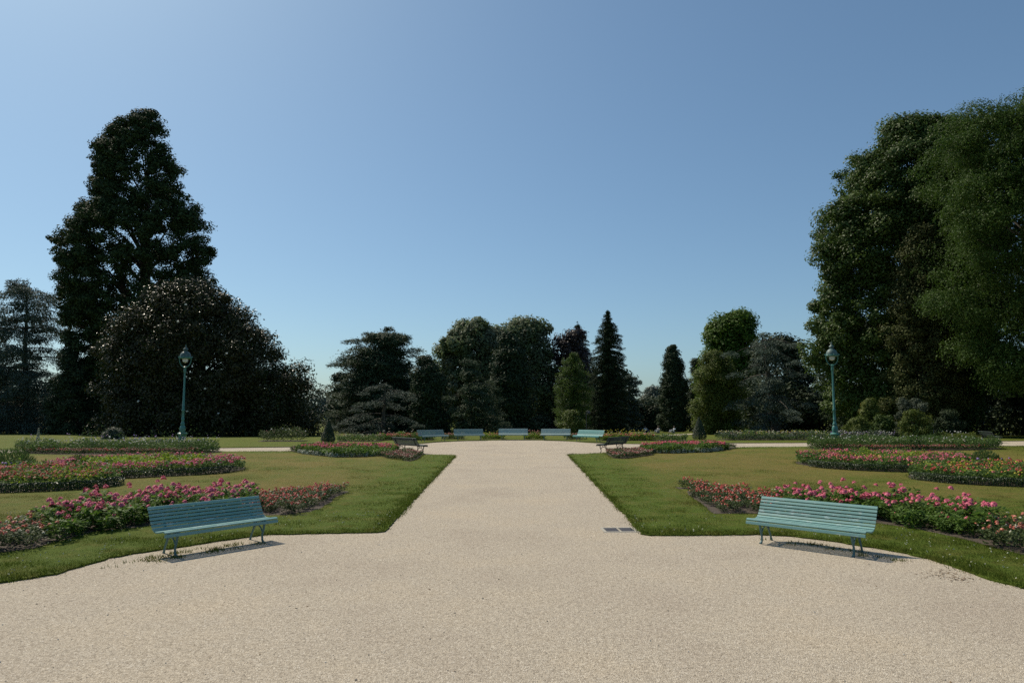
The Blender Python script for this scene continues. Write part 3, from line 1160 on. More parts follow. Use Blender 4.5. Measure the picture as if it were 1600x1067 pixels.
def tiered(name, label, d, profile, mat, gap, nbr, droop, rise, plate, nleaf, size, asp, trunk_px=None, r0=.4, bark_m='bark', s0=.3, thick=.12, depthf=.85, group=None, jitz=.4, lvar=(.72, 1.08), up=.9, hang=0.0, cup=.18, zmin=None, fill=0, fill_w=.78, fill_r=1.3, fill_n=150, fill_to=1.0):
    """conifers: branches in tiers carrying flat sprays"""
    reseed(label)
    A = prof_w(profile, d)
    tx = at_d(trunk_px, 600, d).x if trunk_px is not None else None
    root = tree_root(name, label, d, A, tx, group)
    z0, z1 = A[0, 0], A[-1, 0]
    if zmin is not None: z0 = zmin
    bx = np.array(root.location)
    topx = float(pw(A, z1)[0])
    mb = MB()
    H = z1 - bx[2]
    limbs(mb, (0, 0, -.1), H * .985, r0, [], (topx - bx[0], 0), .08)
    PC, PR, PD = [], [], []
    z = z0 + 0.2
    while z < z1 - 0.1:
        C_, Rr = pw(A, z)
        fr = (z - z0) / (z1 - z0)
        k = max(3, int(nbr * (0.55 + 0.45 * (1 - fr)) + rng.uniform(-.5, 1)))
        a0 = rng.uniform(0, 6.28)
        for i in range(k):
            a = a0 + 2 * np.pi * i / k + rng.uniform(-.3, .3)
            if math.sin(a) > .45 and rng.random() < .5:
                continue
            tcx = bx[0] + (topx - bx[0]) * (z - bx[2]) / H
            if fr > .9:
                Rr = Rr * (.75 if i == 0 else 1.0)
            tipx = C_ + Rr * math.cos(a) * rng.uniform(*lvar)
            tipy = Rr * depthf * math.sin(a) * rng.uniform(*lvar)
            L = math.hypot(tipx - tcx, tipy)
            zz = z + rng.uniform(-jitz, jitz) * gap
            dz0 = L * (rise - droop)
            st = np.array([tcx, d, zz - dz0])     # tip lands on the profile height
            st[2] = min(max(st[2], bx[2] + .3), z1 - .15)
            pts = []
            for s in np.linspace(0, 1, 6):
                pts.append(st + np.array([(tipx - tcx) * s, tipy * s, L * (rise * s - droop * s * s) ]))
            mb.tube([tuple(q - bx) for q in pts], [max(.015, r0 * .22 * (1 - fr * .7) * (1 - s) + .012) for s in np.linspace(0, 1, 6)], 4, cap=False)
            pl_ = plate * min(1.0, .28 + L / (3.2 * plate))
            m_ = max(2, int(L * (1 - s0) / (pl_ * .55)))
            for s in np.linspace(s0, 1, m_):
                q = st + np.array([(tipx - tcx) * s, tipy * s, L * (rise * s - droop * s * s)])
                wid = pl_ * (0.55 + .6 * math.sin(math.pi * min(.95, .15 + .75 * s)))
                q = q + np.array([rng.normal(0, .25 * pl_), rng.normal(0, .25 * pl_), 0])
                PC.append(q); PR.append(wid)
                PD.append((math.cos(a), math.sin(a)))
        z += gap * rng.uniform(.8, 1.2)
    PC, PR, PD = np.array(PC), np.array(PR), np.array(PD)
    m_ = len(PC)
    idx = np.repeat(np.arange(m_), nleaf)
    u = rng.uniform(0, 2 * np.pi, len(idx)); rr = np.sqrt(rng.random(len(idx))) * PR[idx]
    c = PC[idx] + np.stack([rr * np.cos(u), rr * np.sin(u), rng.normal(0, thick, len(idx)) - (rr / PR[idx]) ** 2 * PR[idx] * cup - hang * rng.random(len(idx)) ** 2], 1)
    td = np.stack([np.cos(u) * .5 + PD[idx, 0] * .7, np.sin(u) * .5 + PD[idx, 1] * .7, rng.normal(0.1 - hang, .3, len(idx))], 1)
    nrm = unit(len(idx)) * .7 + np.array([0, 0, up])
    V, Fa = leafcloud(c, nrm, size * rng.uniform(.6, 1.3, len(c)), asp, td)
    if fill:
        A2 = A.copy(); mid = (A2[:, 1] + A2[:, 2]) / 2; hw = (A2[:, 2] - A2[:, 1]) / 2 * fill_w
        A2[:, 1], A2[:, 2] = mid - hw, mid + hw
        A2[-1, 0] = A2[0, 0] + (A2[-1, 0] - A2[0, 0]) * fill_to
        cc = clumps(A2, d, fill, fill_r, depthf, .3)
        V3, F3 = puff(cc, fill_r * rng.uniform(.6, 1.2, fill), fill_n, size, asp * 1.2, .38, .5)
        V, Fa = merge([(V, Fa), (V3, F3)])
    # leader
    k = 60
    lz = rng.uniform(z1 - gap * 2.5, z1, k)
    lc = np.stack([np.full(k, topx) + rng.normal(0, .12, k), d + rng.normal(0, .12, k), lz], 1)
    V2, F2 = leafcloud(lc, unit(k), size, asp, unit(k) * .5 + [0, 0, .8])
    V, Fa = merge([(V, Fa), (V2, F2)])
    link('crown', np_mesh('crown', rel(V, root), Fa), mat, root)
    mb.build('trunk', M[bark_m], root, smooth=True)
    return root


F_ = {}
F_['sequoia'] = foliage('sequoia_foliage', [(0.020, 0.038, 0.014), (0.036, 0.060, 0.020), (0.052, 0.080, 0.028)], .7, .1, spec=.12)
F_['magnolia'] = foliage('magnolia_leaf', [(0.018, 0.038, 0.009), (0.028, 0.052, 0.013), (0.046, 0.068, 0.020)], .40, .10, back=(0.044, 0.043, 0.016), spec=.24)
F_['magflower'] = foliage('magnolia_flower', [(0.7, 0.68, 0.6), (0.8, 0.78, 0.7)], .5, .2)
F_['bluecedar'] = foliage('blue_cedar_needles', [(0.050, 0.076, 0.056), (0.082, 0.116, 0.090), (0.12, 0.158, 0.128)], .65, .1, spec=.18)
F_['cedar'] = foliage('cedar_needles', [(0.028, 0.050, 0.024), (0.048, 0.076, 0.036), (0.074, 0.106, 0.054)], .65, .1, spec=.15)
F_['greycedar'] = foliage('grey_cedar_needles', [(0.036, 0.058, 0.042), (0.060, 0.088, 0.066), (0.092, 0.124, 0.098)], .65, .1, spec=.15)
F_['darkcon'] = foliage('dark_conifer_needles', [(0.020, 0.036, 0.016), (0.034, 0.055, 0.024), (0.05, 0.074, 0.034)], .65, .1, spec=.15)
F_['plane'] = foliage('plane_leaf', [(0.09, 0.13, 0.05), (0.13, 0.175, 0.07), (0.18, 0.225, 0.105)], .55, .42, patch=(0.16, 0.185, 0.115), spec=.2)
F_['maple'] = foliage('maple_leaf', [(0.050, 0.088, 0.018), (0.076, 0.122, 0.026), (0.11, 0.158, 0.04)], .5, .36, spec=.22, patch=(0.058, 0.098, 0.02), pscale=.2)
F_['weeping'] = foliage('weeping_leaf', [(0.034, 0.068, 0.012), (0.052, 0.096, 0.016), (0.076, 0.126, 0.025)], .55, .34, spec=.16)
F_['brown'] = foliage('brownish_leaf', [(0.060, 0.076, 0.024), (0.092, 0.108, 0.034), (0.125, 0.135, 0.05)], .6, .34, spec=.15)
F_['lime'] = foliage('lime_leaf', [(0.050, 0.100, 0.010), (0.078, 0.142, 0.014), (0.11, 0.18, 0.024)], .55, .38, spec=.2)
F_['beech'] = foliage('copper_beech_leaf', [(0.026, 0.018, 0.016), (0.042, 0.028, 0.024), (0.06, 0.042, 0.034)], .45, .15)
F_['olive'] = foliage('olive_shrub_leaf', [(0.066, 0.095, 0.016), (0.098, 0.13, 0.024), (0.14, 0.17, 0.038)], .55, .34, spec=.2)
F_['grey'] = foliage('grey_shrub_leaf', [(0.045, 0.064, 0.040), (0.070, 0.092, 0.060), (0.105, 0.128, 0.092)], .55, .22, spec=.2)
F_['yellow'] = foliage('yellow_shrub_leaf', [(0.12, 0.13, 0.02), (0.18, 0.18, 0.03), (0.24, 0.22, 0.045)], .5, .3)
F_['far'] = foliage('haze_tinted_leaf', [(0.075, 0.10, 0.075), (0.105, 0.13, 0.10), (0.13, 0.155, 0.125)], .6, .3)  # pale grey green: distance haze put into the leaf colour
F_['yew'] = foliage('yew_needles', [(0.018, 0.034, 0.014), (0.030, 0.050, 0.020), (0.045, 0.068, 0.028)], .55, .08)
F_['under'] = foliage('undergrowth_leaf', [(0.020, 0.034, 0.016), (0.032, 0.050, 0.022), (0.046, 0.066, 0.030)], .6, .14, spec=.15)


# --- left group
tiered('cedar_tree', 'tall thin blue cedar at the left edge with its trunk showing', 84, [(438, 22, 62), (446, 2, 88), (465, -20, 108), (500, -40, 122), (560, -55, 118), (620, -60, 120), (660, -60, 120), (684, -45, 110)], F_['bluecedar'], 1.2, 8, .30, .16, 1.4, 230, .32, .28, trunk_px=44, r0=.5, s0=.4, thick=.14, hang=1.0, up=.6, lvar=(.5, 1.1), jitz=1.2, fill=90, fill_r=1.3, fill_n=170)
broad('dark_conifer', 'low dark bushy conifer between the blue cedar and the magnolia', 76, [(530, 108, 118), (552, 92, 132), (600, 78, 158), (650, 74, 172), (688, 76, 176)], F_['darkcon'], 90, 1.0, 170, .34, .35, r0=.3, up=.2)
broad('small_conifer', 'small dark conifer standing in shade under the left cedar', 88, [(575, -30, 30), (610, -50, 60), (650, -55, 90), (684, -60, 100)], F_['darkcon'], 60, 1.3, 140, .4, .4, r0=.3, up=.2)

# giant sequoia: tufted lumps on upswept boughs
seq_prof = [(174, 229, 241), (184, 212, 254), (205, 170, 264), (240, 152, 278), (300, 147, 302), (330, 140, 322), (370, 106, 340), (410, 96, 346), (450, 100, 338), (500, 108, 334), (560, 112, 332), (640, 128, 332), (684, 140, 325)]
broad('giant_sequoia', 'towering dark giant sequoia, tallest tree on the left', 82, seq_prof, F_['sequoia'], 1150, .98, 165, .34, .46, depthf=.95, trunk_px=221, r0=1.15, bark_m='bark_red', flat=.8, top=.3, shell=.58, up=.3, inner=.15, lobes=.04, core=230)


def mag_flowers(root, A, cc, crs):
    k = [i for i in range(len(cc)) if cc[i][1] < root.location.y - 2][:70]
    random.shuffle(k)
    mb = []
    for i in k[:16]:
        q = cc[i] + np.array([random.uniform(-.3, .3), -crs[i] * 1.02, random.uniform(-.2, .4)])
        c = np.repeat(q[None], 9, 0)
        dirs = unit(9); dirs[:, 1] -= .5
        mb.append(leafcloud(c + dirs * .07, dirs, .17, .75))
    V, Fa = merge(mb)
    tag(link('flowers', np_mesh('flowers', rel(V, root), Fa), F_['magflower'], root), kind='stuff')


mag_prof = [(440, 296, 316), (446, 268, 336), (458, 236, 368), (485, 200, 400), (520, 172, 428), (560, 154, 474), (600, 147, 504), (640, 140, 516), (670, 144, 516), (689, 156, 512)]
broad('magnolia_tree', 'broad dome shaped magnolia with glossy brown green leaves and a few white flowers', 67, mag_prof, F_['magnolia'], 520, 1.3, 260, .27, .48, depthf=.62, trunk_px=330, r0=.5, flat=.85, up=.1, top=.3, extra=mag_flowers, shell=.6, out=.45, lobes=.2, core=170)

# --- centre group
broad('round_tree', 'small dark round tree in the gap right of the magnolia', 120, [(583, 524, 540), (592, 516, 552), (620, 514, 556), (676, 512, 560)], F_['under'], 45, 1.6, 130, .5, .6, r0=.3)
ced_prof = [(514, 594, 612), (519, 578, 636), (527, 560, 654), (536, 552, 660), (545, 544, 656), (553, 530, 650), (565, 524, 662), (585, 528, 676), (610, 520, 682), (640, 518, 682), (680, 515, 682)]
tiered('cedar_tree', 'flat topped dark cedar of Lebanon left of the path', 92, ced_prof, F_['cedar'], 1.15, 8, .12, .16, 1.8, 200, .36, .30, trunk_px=607, r0=.85, s0=.3, thick=.14, up=1.0, lvar=(.7, 1.1), jitz=1.2, fill=400, fill_r=1.7, fill_n=190, fill_to=.985, fill_w=.93)
tiered('cedar_tree', 'low sweeping grey green cedar boughs in front of the dark cedar', 72, [(598, 588, 618), (612, 566, 650), (634, 545, 648), (655, 522, 634), (680, 512, 660), (686, 520, 655)], F_['greycedar'], 1.15, 7, .36, .10, 1.1, 170, .25, .28, trunk_px=600, r0=.3, s0=.3, thick=.07, cup=.35, depthf=.5, up=1.2, lvar=(.5, 1.15), jitz=1.4)
broad('yew_tree', 'black green yew mass between the cedar and the pale plane tree', 84, [(556, 656, 676), (572, 645, 690), (600, 638, 704), (650, 634, 712), (684, 634, 716)], F_['darkcon'], 110, 1.25, 150, .38, .4, r0=.4, up=.2)
broad('plane_tree', 'tall pale green plane tree left of centre with airy top', 112, [(501, 722, 770), (508, 698, 790), (522, 688, 800), (545, 672, 806), (575, 666, 806), (610, 668, 800), (650, 684, 800), (676, 690, 790)], F_['plane'], 210, 1.7, 210, .50, .6, r0=.7, trunk_px=745, shell=.4, lobes=.32)
broad('plane_tree', 'rounded plane tree behind, next to the copper beech', 120, [(500, 798, 830), (506, 782, 858), (520, 778, 874), (560, 775, 880), (620, 780, 880), (674, 785, 878)], F_['plane'], 160, 1.9, 210, .52, .6, r0=.7, trunk_px=828, shell=.4, lobes=.28)
broad('holm_oak', 'dark evergreen oak with a narrow rounded crown before the plane trees', 96, [(519, 788, 798), (530, 778, 812), (560, 770, 826), (610, 764, 834), (674, 762, 838)], F_['darkcon'], 130, 1.3, 160, .42, .5, r0=.4, up=.25)
tiered('conifer_tree', 'drooping olive grey conifer spreading low in front of the plane tree', 80, [(560, 722, 742), (585, 714, 762), (615, 706, 780), (645, 702, 800), (668, 712, 798), (681, 716, 790)], F_['cedar'], 1.35, 8, .32, .08, 1.15, 130, .28, .30, trunk_px=738, r0=.3, s0=.25, thick=.09, hang=.3, up=1.0, lvar=(.55, 1.1), fill=50, fill_r=1.2)
broad('copper_beech', 'dark purple copper beech beside the spruce', 118, [(514, 878, 896), (522, 868, 912), (545, 860, 922), (600, 858, 926), (674, 860, 926)], F_['beech'], 110, 1.7, 150, .48, .6, r0=.5)
tiered('spruce_tree', 'slender dark spruce tip rising behind the copper beech', 126, [(502, 902, 903), (520, 893, 912), (545, 885, 921), (590, 878, 930), (674, 872, 938)], F_['darkcon'], .8, 13, .24, .0, .6, 50, .32, .28, trunk_px=902, r0=.35, s0=.15, thick=.12, up=.6, cup=.3, lvar=(.8, 1.12))
tiered('spruce_tree', 'tallest dark spruce right of the path axis with a pointed tip', 94, [(486, 949, 950), (500, 941, 958), (520, 934, 967), (550, 927, 973), (590, 922, 977), (640, 917, 980), (682, 917, 982)], F_['darkcon'], .62, 17, .26, .0, .5, 46, .27, .26, trunk_px=949, r0=.45, s0=.12, thick=.10, up=.6, cup=.35, lvar=(.8, 1.12), fill=90, fill_r=.8, fill_n=110, fill_w=.5, fill_to=.9)
tiered('cypress_tree', 'mid green feathery cypress in front of the spruce', 82, [(552, 892, 898), (565, 880, 908), (590, 874, 920), (615, 868, 926), (640, 868, 926), (660, 876, 920)], F_['maple'], .7, 11, .16, .04, .75, 90, .24, .34, trunk_px=897, r0=.3, s0=.2, thick=.2, up=.5)
broad('maple_shrub', 'light green spreading shrub behind the pale bench', 62, [(640, 890, 902), (647, 880, 910), (656, 872, 916), (668, 870, 918), (682, 876, 914)], F_['olive'], 50, .48, 110, .17, .5, r0=.10, cat='shrub', flat=.6, up=.6)
tiered('cedar_tree', 'small spreading cedar right of the tall spruce', 110, [(582, 978, 986), (592, 974, 998), (605, 972, 1004), (620, 968, 996), (650, 968, 1000), (674, 968, 1006)], F_['bluecedar'], 1.2, 9, .10, .12, 1.2, 120, .38, .3, trunk_px=984, r0=.35, s0=.3, thick=.14)
broad('distant_tree', 'pale hazy distant tree seen in the gap before the sequoia', 190, [(603, 1012, 1020), (610, 1004, 1034), (625, 998, 1044), (650, 996, 1050), (668, 1000, 1050)], F_['far'], 70, 2.2, 110, .7, .6, r0=.4)
broad('distant_tree', 'second distant tree, lower and darker, behind the seated people', 150, [(622, 1006, 1026), (632, 992, 1046), (650, 984, 1050), (670, 984, 1052)], F_['under'], 60, 1.9, 120, .6, .6, r0=.4)
broad('young_sequoia', 'conical grey green young sequoia alone against the sky', 104, [(538, 1049, 1053), (550, 1039, 1061), (575, 1034, 1070), (605, 1028, 1076), (640, 1025, 1081), (673, 1028, 1081)], F_['darkcon'], 210, .95, 120, .38, .4, r0=.5, shell=.5, up=.2)
broad('lime_tree', 'bright green lime tree with rounded top behind the blue cedar', 106, [(487, 1132, 1166), (494, 1118, 1180), (510, 1104, 1184), (540, 1094, 1190), (570, 1084, 1190), (620, 1080, 1190), (672, 1084, 1190)], F_['lime'], 230, 1.6, 200, .44, .6, r0=.6, trunk_px=1140, shell=.4, lobes=.1, core=60)
broad('hazel_tree', 'mid green soft bushy tree in front of the lime tree', 76, [(548, 1104, 1130), (566, 1086, 1152), (590, 1076, 1164), (630, 1070, 1168), (665, 1074, 1156), (684, 1080, 1148)], F_['olive'], 230, .85, 230, .19, .5, r0=.25, trunk_px=1112, lobes=.7, core=30)
broad('dark_tree', 'dark narrow tree at the left foot of the lime tree', 112, [(560, 1080, 1098), (580, 1077, 1104), (640, 1075, 1104), (672, 1075, 1104)], F_['darkcon'], 50, 1.2, 120, .45, .5, r0=.3)
blue_prof = [(517, 1180, 1200), (523, 1160, 1238), (531, 1138, 1252), (545, 1136, 1250), (562, 1150, 1254), (590, 1142, 1252), (610, 1132, 1268), (630, 1124, 1275), (655, 1140, 1262), (674, 1150, 1250)]
tiered('cedar_tree', 'drooping blue grey cedar in tiers left of the right lamp', 74, blue_prof, F_['bluecedar'], 2.7, 7, .34, .16, 1.5, 300, .26, .28, trunk_px=1212, r0=.55, s0=.4, thick=.09, hang=.3, cup=.4, up=1.3, lvar=(.6, 1.15), jitz=.5, fill=36, fill_r=1.2, fill_n=170, fill_w=.45)
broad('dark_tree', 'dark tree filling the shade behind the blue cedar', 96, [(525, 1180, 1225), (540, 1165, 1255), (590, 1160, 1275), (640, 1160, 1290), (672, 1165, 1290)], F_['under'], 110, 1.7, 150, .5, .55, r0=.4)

# --- right group
maple_prof = [(186, 1396, 1474), (203, 1366, 1510), (235, 1342, 1530), (265, 1318, 1540), (320, 1288, 1545), (335, 1270, 1545), (400, 1250, 1550), (440, 1264, 1550), (500, 1248, 1550), (560, 1250, 1550), (610, 1268, 1540), (648, 1290, 1530), (672, 1310, 1520)]
broad('maple_tree', 'huge dense dark green maple on the right with a domed outline', 66, maple_prof, F_['maple'], 950, 1.25, 290, .25, .7, depthf=.7, trunk_px=1420, r0=.9, shell=.62, flat=.75, up=.4, lobes=.14, core=230)
broad('hornbeam_tree', 'brownish olive tree pressed against the big maple, in its shade', 60, [(352, 1420, 1450), (385, 1402, 1474), (430, 1390, 1490), (500, 1380, 1500), (560, 1370, 1510), (620, 1366, 1512), (668, 1376, 1500)], F_['brown'], 300, .9, 210, .2, .55, depthf=.7, r0=.3, shell=.5)


def weeping(name, label, d, profile, mat, ncl, cr, nst, trunk_px):
    reseed(label)
    A = prof_w(profile, d)
    root = tree_root(name, label, d, A, at_d(trunk_px, 600, d).x)
    cc = np.concatenate([clumps(A, d, ncl, cr, .75, .6, .2, lobes=.2), clumps(A, d, 160, 3.0, .7, .1, .2)])
    ncl = len(cc)
    crs = cr * rng.uniform(.7, 1.4, ncl)
    V0, F0 = puff(cc, crs, 420, .17, .55, .7, .4)
    idx = np.repeat(np.arange(ncl), nst)
    dirs = unit(len(idx)); dirs[:, 2] = np.abs(dirs[:, 2]) * .6
    st = cc[idx] + dirs * (crs[idx] * rng.uniform(.6, 1.1, len(idx)))[:, None]
    L = rng.uniform(.2, 1.2, len(idx))
    k = 13
    s = np.linspace(0, 1, k)
    P = st[:, None] + np.stack([dirs[:, 0, None] * .45 * s[None] ** .6, dirs[:, 1, None] * .45 * s[None] ** .6, -L[:, None] * s[None] ** 1.3], -1)
    P = (P + rng.normal(0, .06, P.shape)).reshape(-1, 3)
    P[:, 2] = np.maximum(P[:, 2], 0.35 + rng.random(len(P)))
    td = unit(len(P)) * .6 + [0, 0, -.8]
    V1, F1 = leafcloud(P, unit(len(P)) + [0, -.2, .3], .19 * rng.uniform(.6, 1.1, len(P)), .42, td)
    V, Fa = merge([(V0, F0), (V1, F1)])
    link('crown', np_mesh('crown', rel(V, root), Fa), mat, root)
    mb = MB()
    b = np.array(root.location)
    limbs(mb, (0, 0, -.1), (A[-1, 0] - b[2]) * .88, .6, cc[rng.choice(ncl, 50, replace=False)] - b)
    mb.build('trunk', M['bark'], root, smooth=True)
    return root


weep_prof = [(163, 1506, 1620), (174, 1474, 1690), (198, 1452, 1760), (255, 1440, 1800), (320, 1434, 1830), (420, 1432, 1840), (500, 1446, 1840), (560, 1470, 1830), (606, 1500, 1820)]
weeping('weeping_tree', 'tall green tree with hanging sprays, cut by the right edge', 54, weep_prof, F_['weeping'], 470, 1.35, 20, 1640)
tree_d = 70
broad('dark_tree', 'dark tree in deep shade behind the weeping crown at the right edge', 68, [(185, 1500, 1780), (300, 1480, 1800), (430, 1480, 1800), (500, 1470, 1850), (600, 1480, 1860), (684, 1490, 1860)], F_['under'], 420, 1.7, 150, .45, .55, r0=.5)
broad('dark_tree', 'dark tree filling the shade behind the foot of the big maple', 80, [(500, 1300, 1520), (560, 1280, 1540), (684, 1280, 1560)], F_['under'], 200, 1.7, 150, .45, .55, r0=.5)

# shrubs below the right trees
for nm, lb, d, pr, mt in (
        ('shrub', 'yellow tinted tall shrub right of the right lamp', 55, [(622, 1352, 1362), (632, 1344, 1372), (655, 1338, 1378), (680, 1336, 1380)], 'olive'),
        ('shrub', 'olive green mounded shrub beside the right lamp', 52, [(652, 1328, 1352), (660, 1318, 1362), (674, 1314, 1368), (684, 1316, 1368)], 'olive'),
        ('shrub', 'grey leaved tall shrub under the maple', 56, [(622, 1404, 1440), (632, 1392, 1452), (650, 1386, 1456), (680, 1388, 1456)], 'grey'),
        ('shrub', 'rounded green shrub in front of the grey leaved one', 52, [(640, 1412, 1438), (650, 1396, 1452), (668, 1390, 1458), (685, 1396, 1452)], 'olive'),
        ('shrub', 'dusky grey green shrub at the right end of the shrub row', 54, [(641, 1470, 1494), (652, 1455, 1506), (668, 1450, 1512), (683, 1454, 1508)], 'under'),
        ('shrub', 'low dark green shrub in the middle of the shrub row', 54, [(648, 1366, 1392), (660, 1358, 1402), (682, 1358, 1404)], 'maple'),
        ('shrub', 'small silvery shrub in shade before the magnolia on the left', 53, [(668, 172, 184), (674, 162, 192), (684, 158, 194), (690, 160, 194)], 'grey')):
    broad(nm, lb, d, pr, F_[mt], 64, .38, 110, .14, .5, r0=.07, cat='shrub', depthf=.8, lobes=.6, shell=.3)
# a yellow spike of foliage
broad('shrub', 'yellow leaved young shrub rising behind the olive one', 58, [(628, 1350, 1354), (640, 1344, 1360), (665, 1344, 1360)], F_['yellow'], 20, .35, 70, .14, .5, r0=.05, cat='shrub')

# clipped yew cones
def topiary(px, ybase, ytop, xl, xr, label):
    q = at(px, ybase)
    d = q.y
    h = at_d(px, ytop, d).z
    rb = (xr - xl) / 2 / FPX * d
    root = empty('topiary_cone', (q.x, d, 0.045), label, 'topiary', 'clipped yew cones')
    n = 9000
    s = rng.random(n) ** .8
    rr = rb * np.where(s < .12, .8 + s * 1.6, (1 - (s - .12) / .88) ** .85) * np.sqrt(rng.uniform(.6, 1.05, n))
    a = rng.uniform(0, 6.28, n)
    c = np.stack([rr * np.cos(a), rr * np.sin(a), s * h + .03], 1)
    V, Fa = leafcloud(c, np.stack([np.cos(a), np.sin(a), np.full(n, .4)], 1) + unit(n) * .7, .075, .4)
    link('crown', np_mesh('crown', V, Fa), F_['yew'], root)
    b = MB()
    b.tube([(0, 0, -.05), (0, 0, h * .9)], [.06, .02], 7)
    b.build('trunk', M['bark'], root, smooth=True)


topiary(512.5, 692.5, 656, 501, 524, 'clipped dark yew cone in shade beside the left cedar')
topiary(1093, 687.5, 652, 1081.5, 1104.5, 'clipped yew cone on sunlit grass left of the blue cedar')

# far wood and undergrowth closing the view at the foot of the trees
def undergrowth(name, label, d, x0, x1, hmin, hmax, n, mat, size, cr):
    xs_ = rng.uniform(x0, x1, n)
    z0 = terrain(d)
    hh = hmin + (hmax - hmin) * vnoise(xs_ * .12 + d, np.full(n, d * .3))
    cc = np.stack([xs_, d + rng.uniform(0, 5, n), z0 + rng.uniform(0.1, 1, n) * hh], 1)
    V, Fa = puff(cc, cr, 46, size, .55, .8)
    V[:, 2] = np.maximum(V[:, 2], z0 - .3)
    tag(link(name, np_mesh(name, V, Fa), mat), label, 'undergrowth', kind='stuff')


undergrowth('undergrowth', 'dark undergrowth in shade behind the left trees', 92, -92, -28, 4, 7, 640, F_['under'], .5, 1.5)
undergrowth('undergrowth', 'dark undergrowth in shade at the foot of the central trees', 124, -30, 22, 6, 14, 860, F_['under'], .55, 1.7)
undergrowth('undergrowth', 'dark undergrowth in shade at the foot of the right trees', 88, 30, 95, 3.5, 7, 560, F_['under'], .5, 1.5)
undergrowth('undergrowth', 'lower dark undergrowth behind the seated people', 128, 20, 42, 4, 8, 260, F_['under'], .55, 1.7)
undergrowth('distant_wood', 'far wood closing the horizon behind the park', 240, -260, 260, 7, 15, 1100, F_['far'], 1.3, 4.5)

# ------------------------------------------------------------------ flowers
FL = {}
def flower(k, *cols):
    FL[k] = foliage('petal_' + k, list(cols), .6, .22, spec=.2)


flower('pink', (0.60, 0.12, 0.19), (0.72, 0.17, 0.25), (0.78, 0.27, 0.34))
flower('red', (0.42, 0.055, 0.045), (0.56, 0.085, 0.075), (0.66, 0.20, 0.16))
flower('salmon', (0.50, 0.11, 0.07), (0.62, 0.22, 0.15), (0.72, 0.38, 0.28))
flower('cream', (0.60, 0.55, 0.40), (0.72, 0.68, 0.55))
flower('dusty', (0.28, 0.10, 0.085), (0.38, 0.16, 0.13), (0.48, 0.26, 0.21))
flower('yellow', (0.55, 0.48, 0.05), (0.68, 0.62, 0.12))
flower('lilac', (0.34, 0.20, 0.48), (0.5, 0.34, 0.6))
flower('white', (0.66, 0.66, 0.62), (0.75, 0.75, 0.72))
flower('scarlet', (0.52, 0.085, 0.09), (0.62, 0.13, 0.13), (0.68, 0.2, 0.19))
F_['zinnia'] = foliage('zinnia_leaf', [(0.060, 0.120, 0.018), (0.090, 0.160, 0.026), (0.13, 0.21, 0.04)], .6, .4, spec=.22)
F_['rose'] = foliage('rose_leaf', [(0.040, 0.066, 0.020), (0.062, 0.092, 0.028), (0.09, 0.115, 0.044)], .6, .32, spec=.2)
F_['coleus'] = foliage('yellow_green_leaf', [(0.15, 0.23, 0.02), (0.21, 0.29, 0.028), (0.27, 0.34, 0.04)], .6, .4, spec=.2)
F_['bedgreen'] = foliage('bedding_leaf', [(0.055, 0.105, 0.024), (0.085, 0.145, 0.034), (0.125, 0.185, 0.05)], .6, .36, spec=.2)
F_['silver'] = foliage('silver_leaf', [(0.30, 0.32, 0.25), (0.40, 0.42, 0.33), (0.5, 0.51, 0.42)], .7, .15)
F_['fine'] = foliage('feathery_leaf', [(0.045, 0.085, 0.024), (0.068, 0.12, 0.032), (0.09, 0.15, 0.042)], .65, .35, spec=.15)
F_['box'] = foliage('box_leaf', [(0.020, 0.038, 0.012), (0.034, 0.056, 0.018), (0.05, 0.078, 0.026)], .45, .12)


def plant_foliage(h, r, n, size, asp, mat_name):
    a = rng.uniform(0, 6.28, n)
    s = rng.random(n) ** .7
    rr = r * np.sqrt(rng.random(n)) * (0.45 + .75 * s) * (1.15 - .35 * s)
    c = np.stack([rr * np.cos(a), rr * np.sin(a), .03 + s * (h - .05)], 1)
    td = np.stack([np.cos(a), np.sin(a), rng.normal(.25, .5, n)], 1)
    nrm = unit(n) * .6 + [0, 0, .8]
    V, Fa = leafcloud(c, nrm, size * rng.uniform(.7, 1.35, n), asp, td)
    # stems
    k = 9
    sa = rng.uniform(0, 6.28, k); sr = r * .6 * np.sqrt(rng.random(k))
    tip = np.stack([sr * np.cos(sa), sr * np.sin(sa), np.full(k, h * .95)], 1)
    mid = tip * [.5, .5, .5]
    V2, F2 = leafcloud(mid, unit(k) * [1, 1, .1], h * .95, .02, tip * [1, 1, 1])
    V, Fa = merge([(V, Fa), (V2, F2)])
    return np_mesh(mat_name, V, Fa)


def bloom_mesh(name, rad, npet, dome=.55):
    a = rng.uniform(0, 6.28, npet)
    ring = rng.random(npet) ** .6
    rr = rad * ring * .62
    z = rad * dome * (1 - ring ** 1.6)
    c = np.stack([rr * np.cos(a), rr * np.sin(a), z], 1)
    nrm = np.stack([np.cos(a) * ring * .9, np.sin(a) * ring * .9, np.full(npet, .75)], 1) + unit(npet) * .18
    td = np.stack([np.cos(a), np.sin(a), -.35 * ring], 1)
    V, Fa = leafcloud(c, nrm, rad * .85 * rng.uniform(.8, 1.2, npet), .75, td)
    return np_mesh(name, V, Fa)


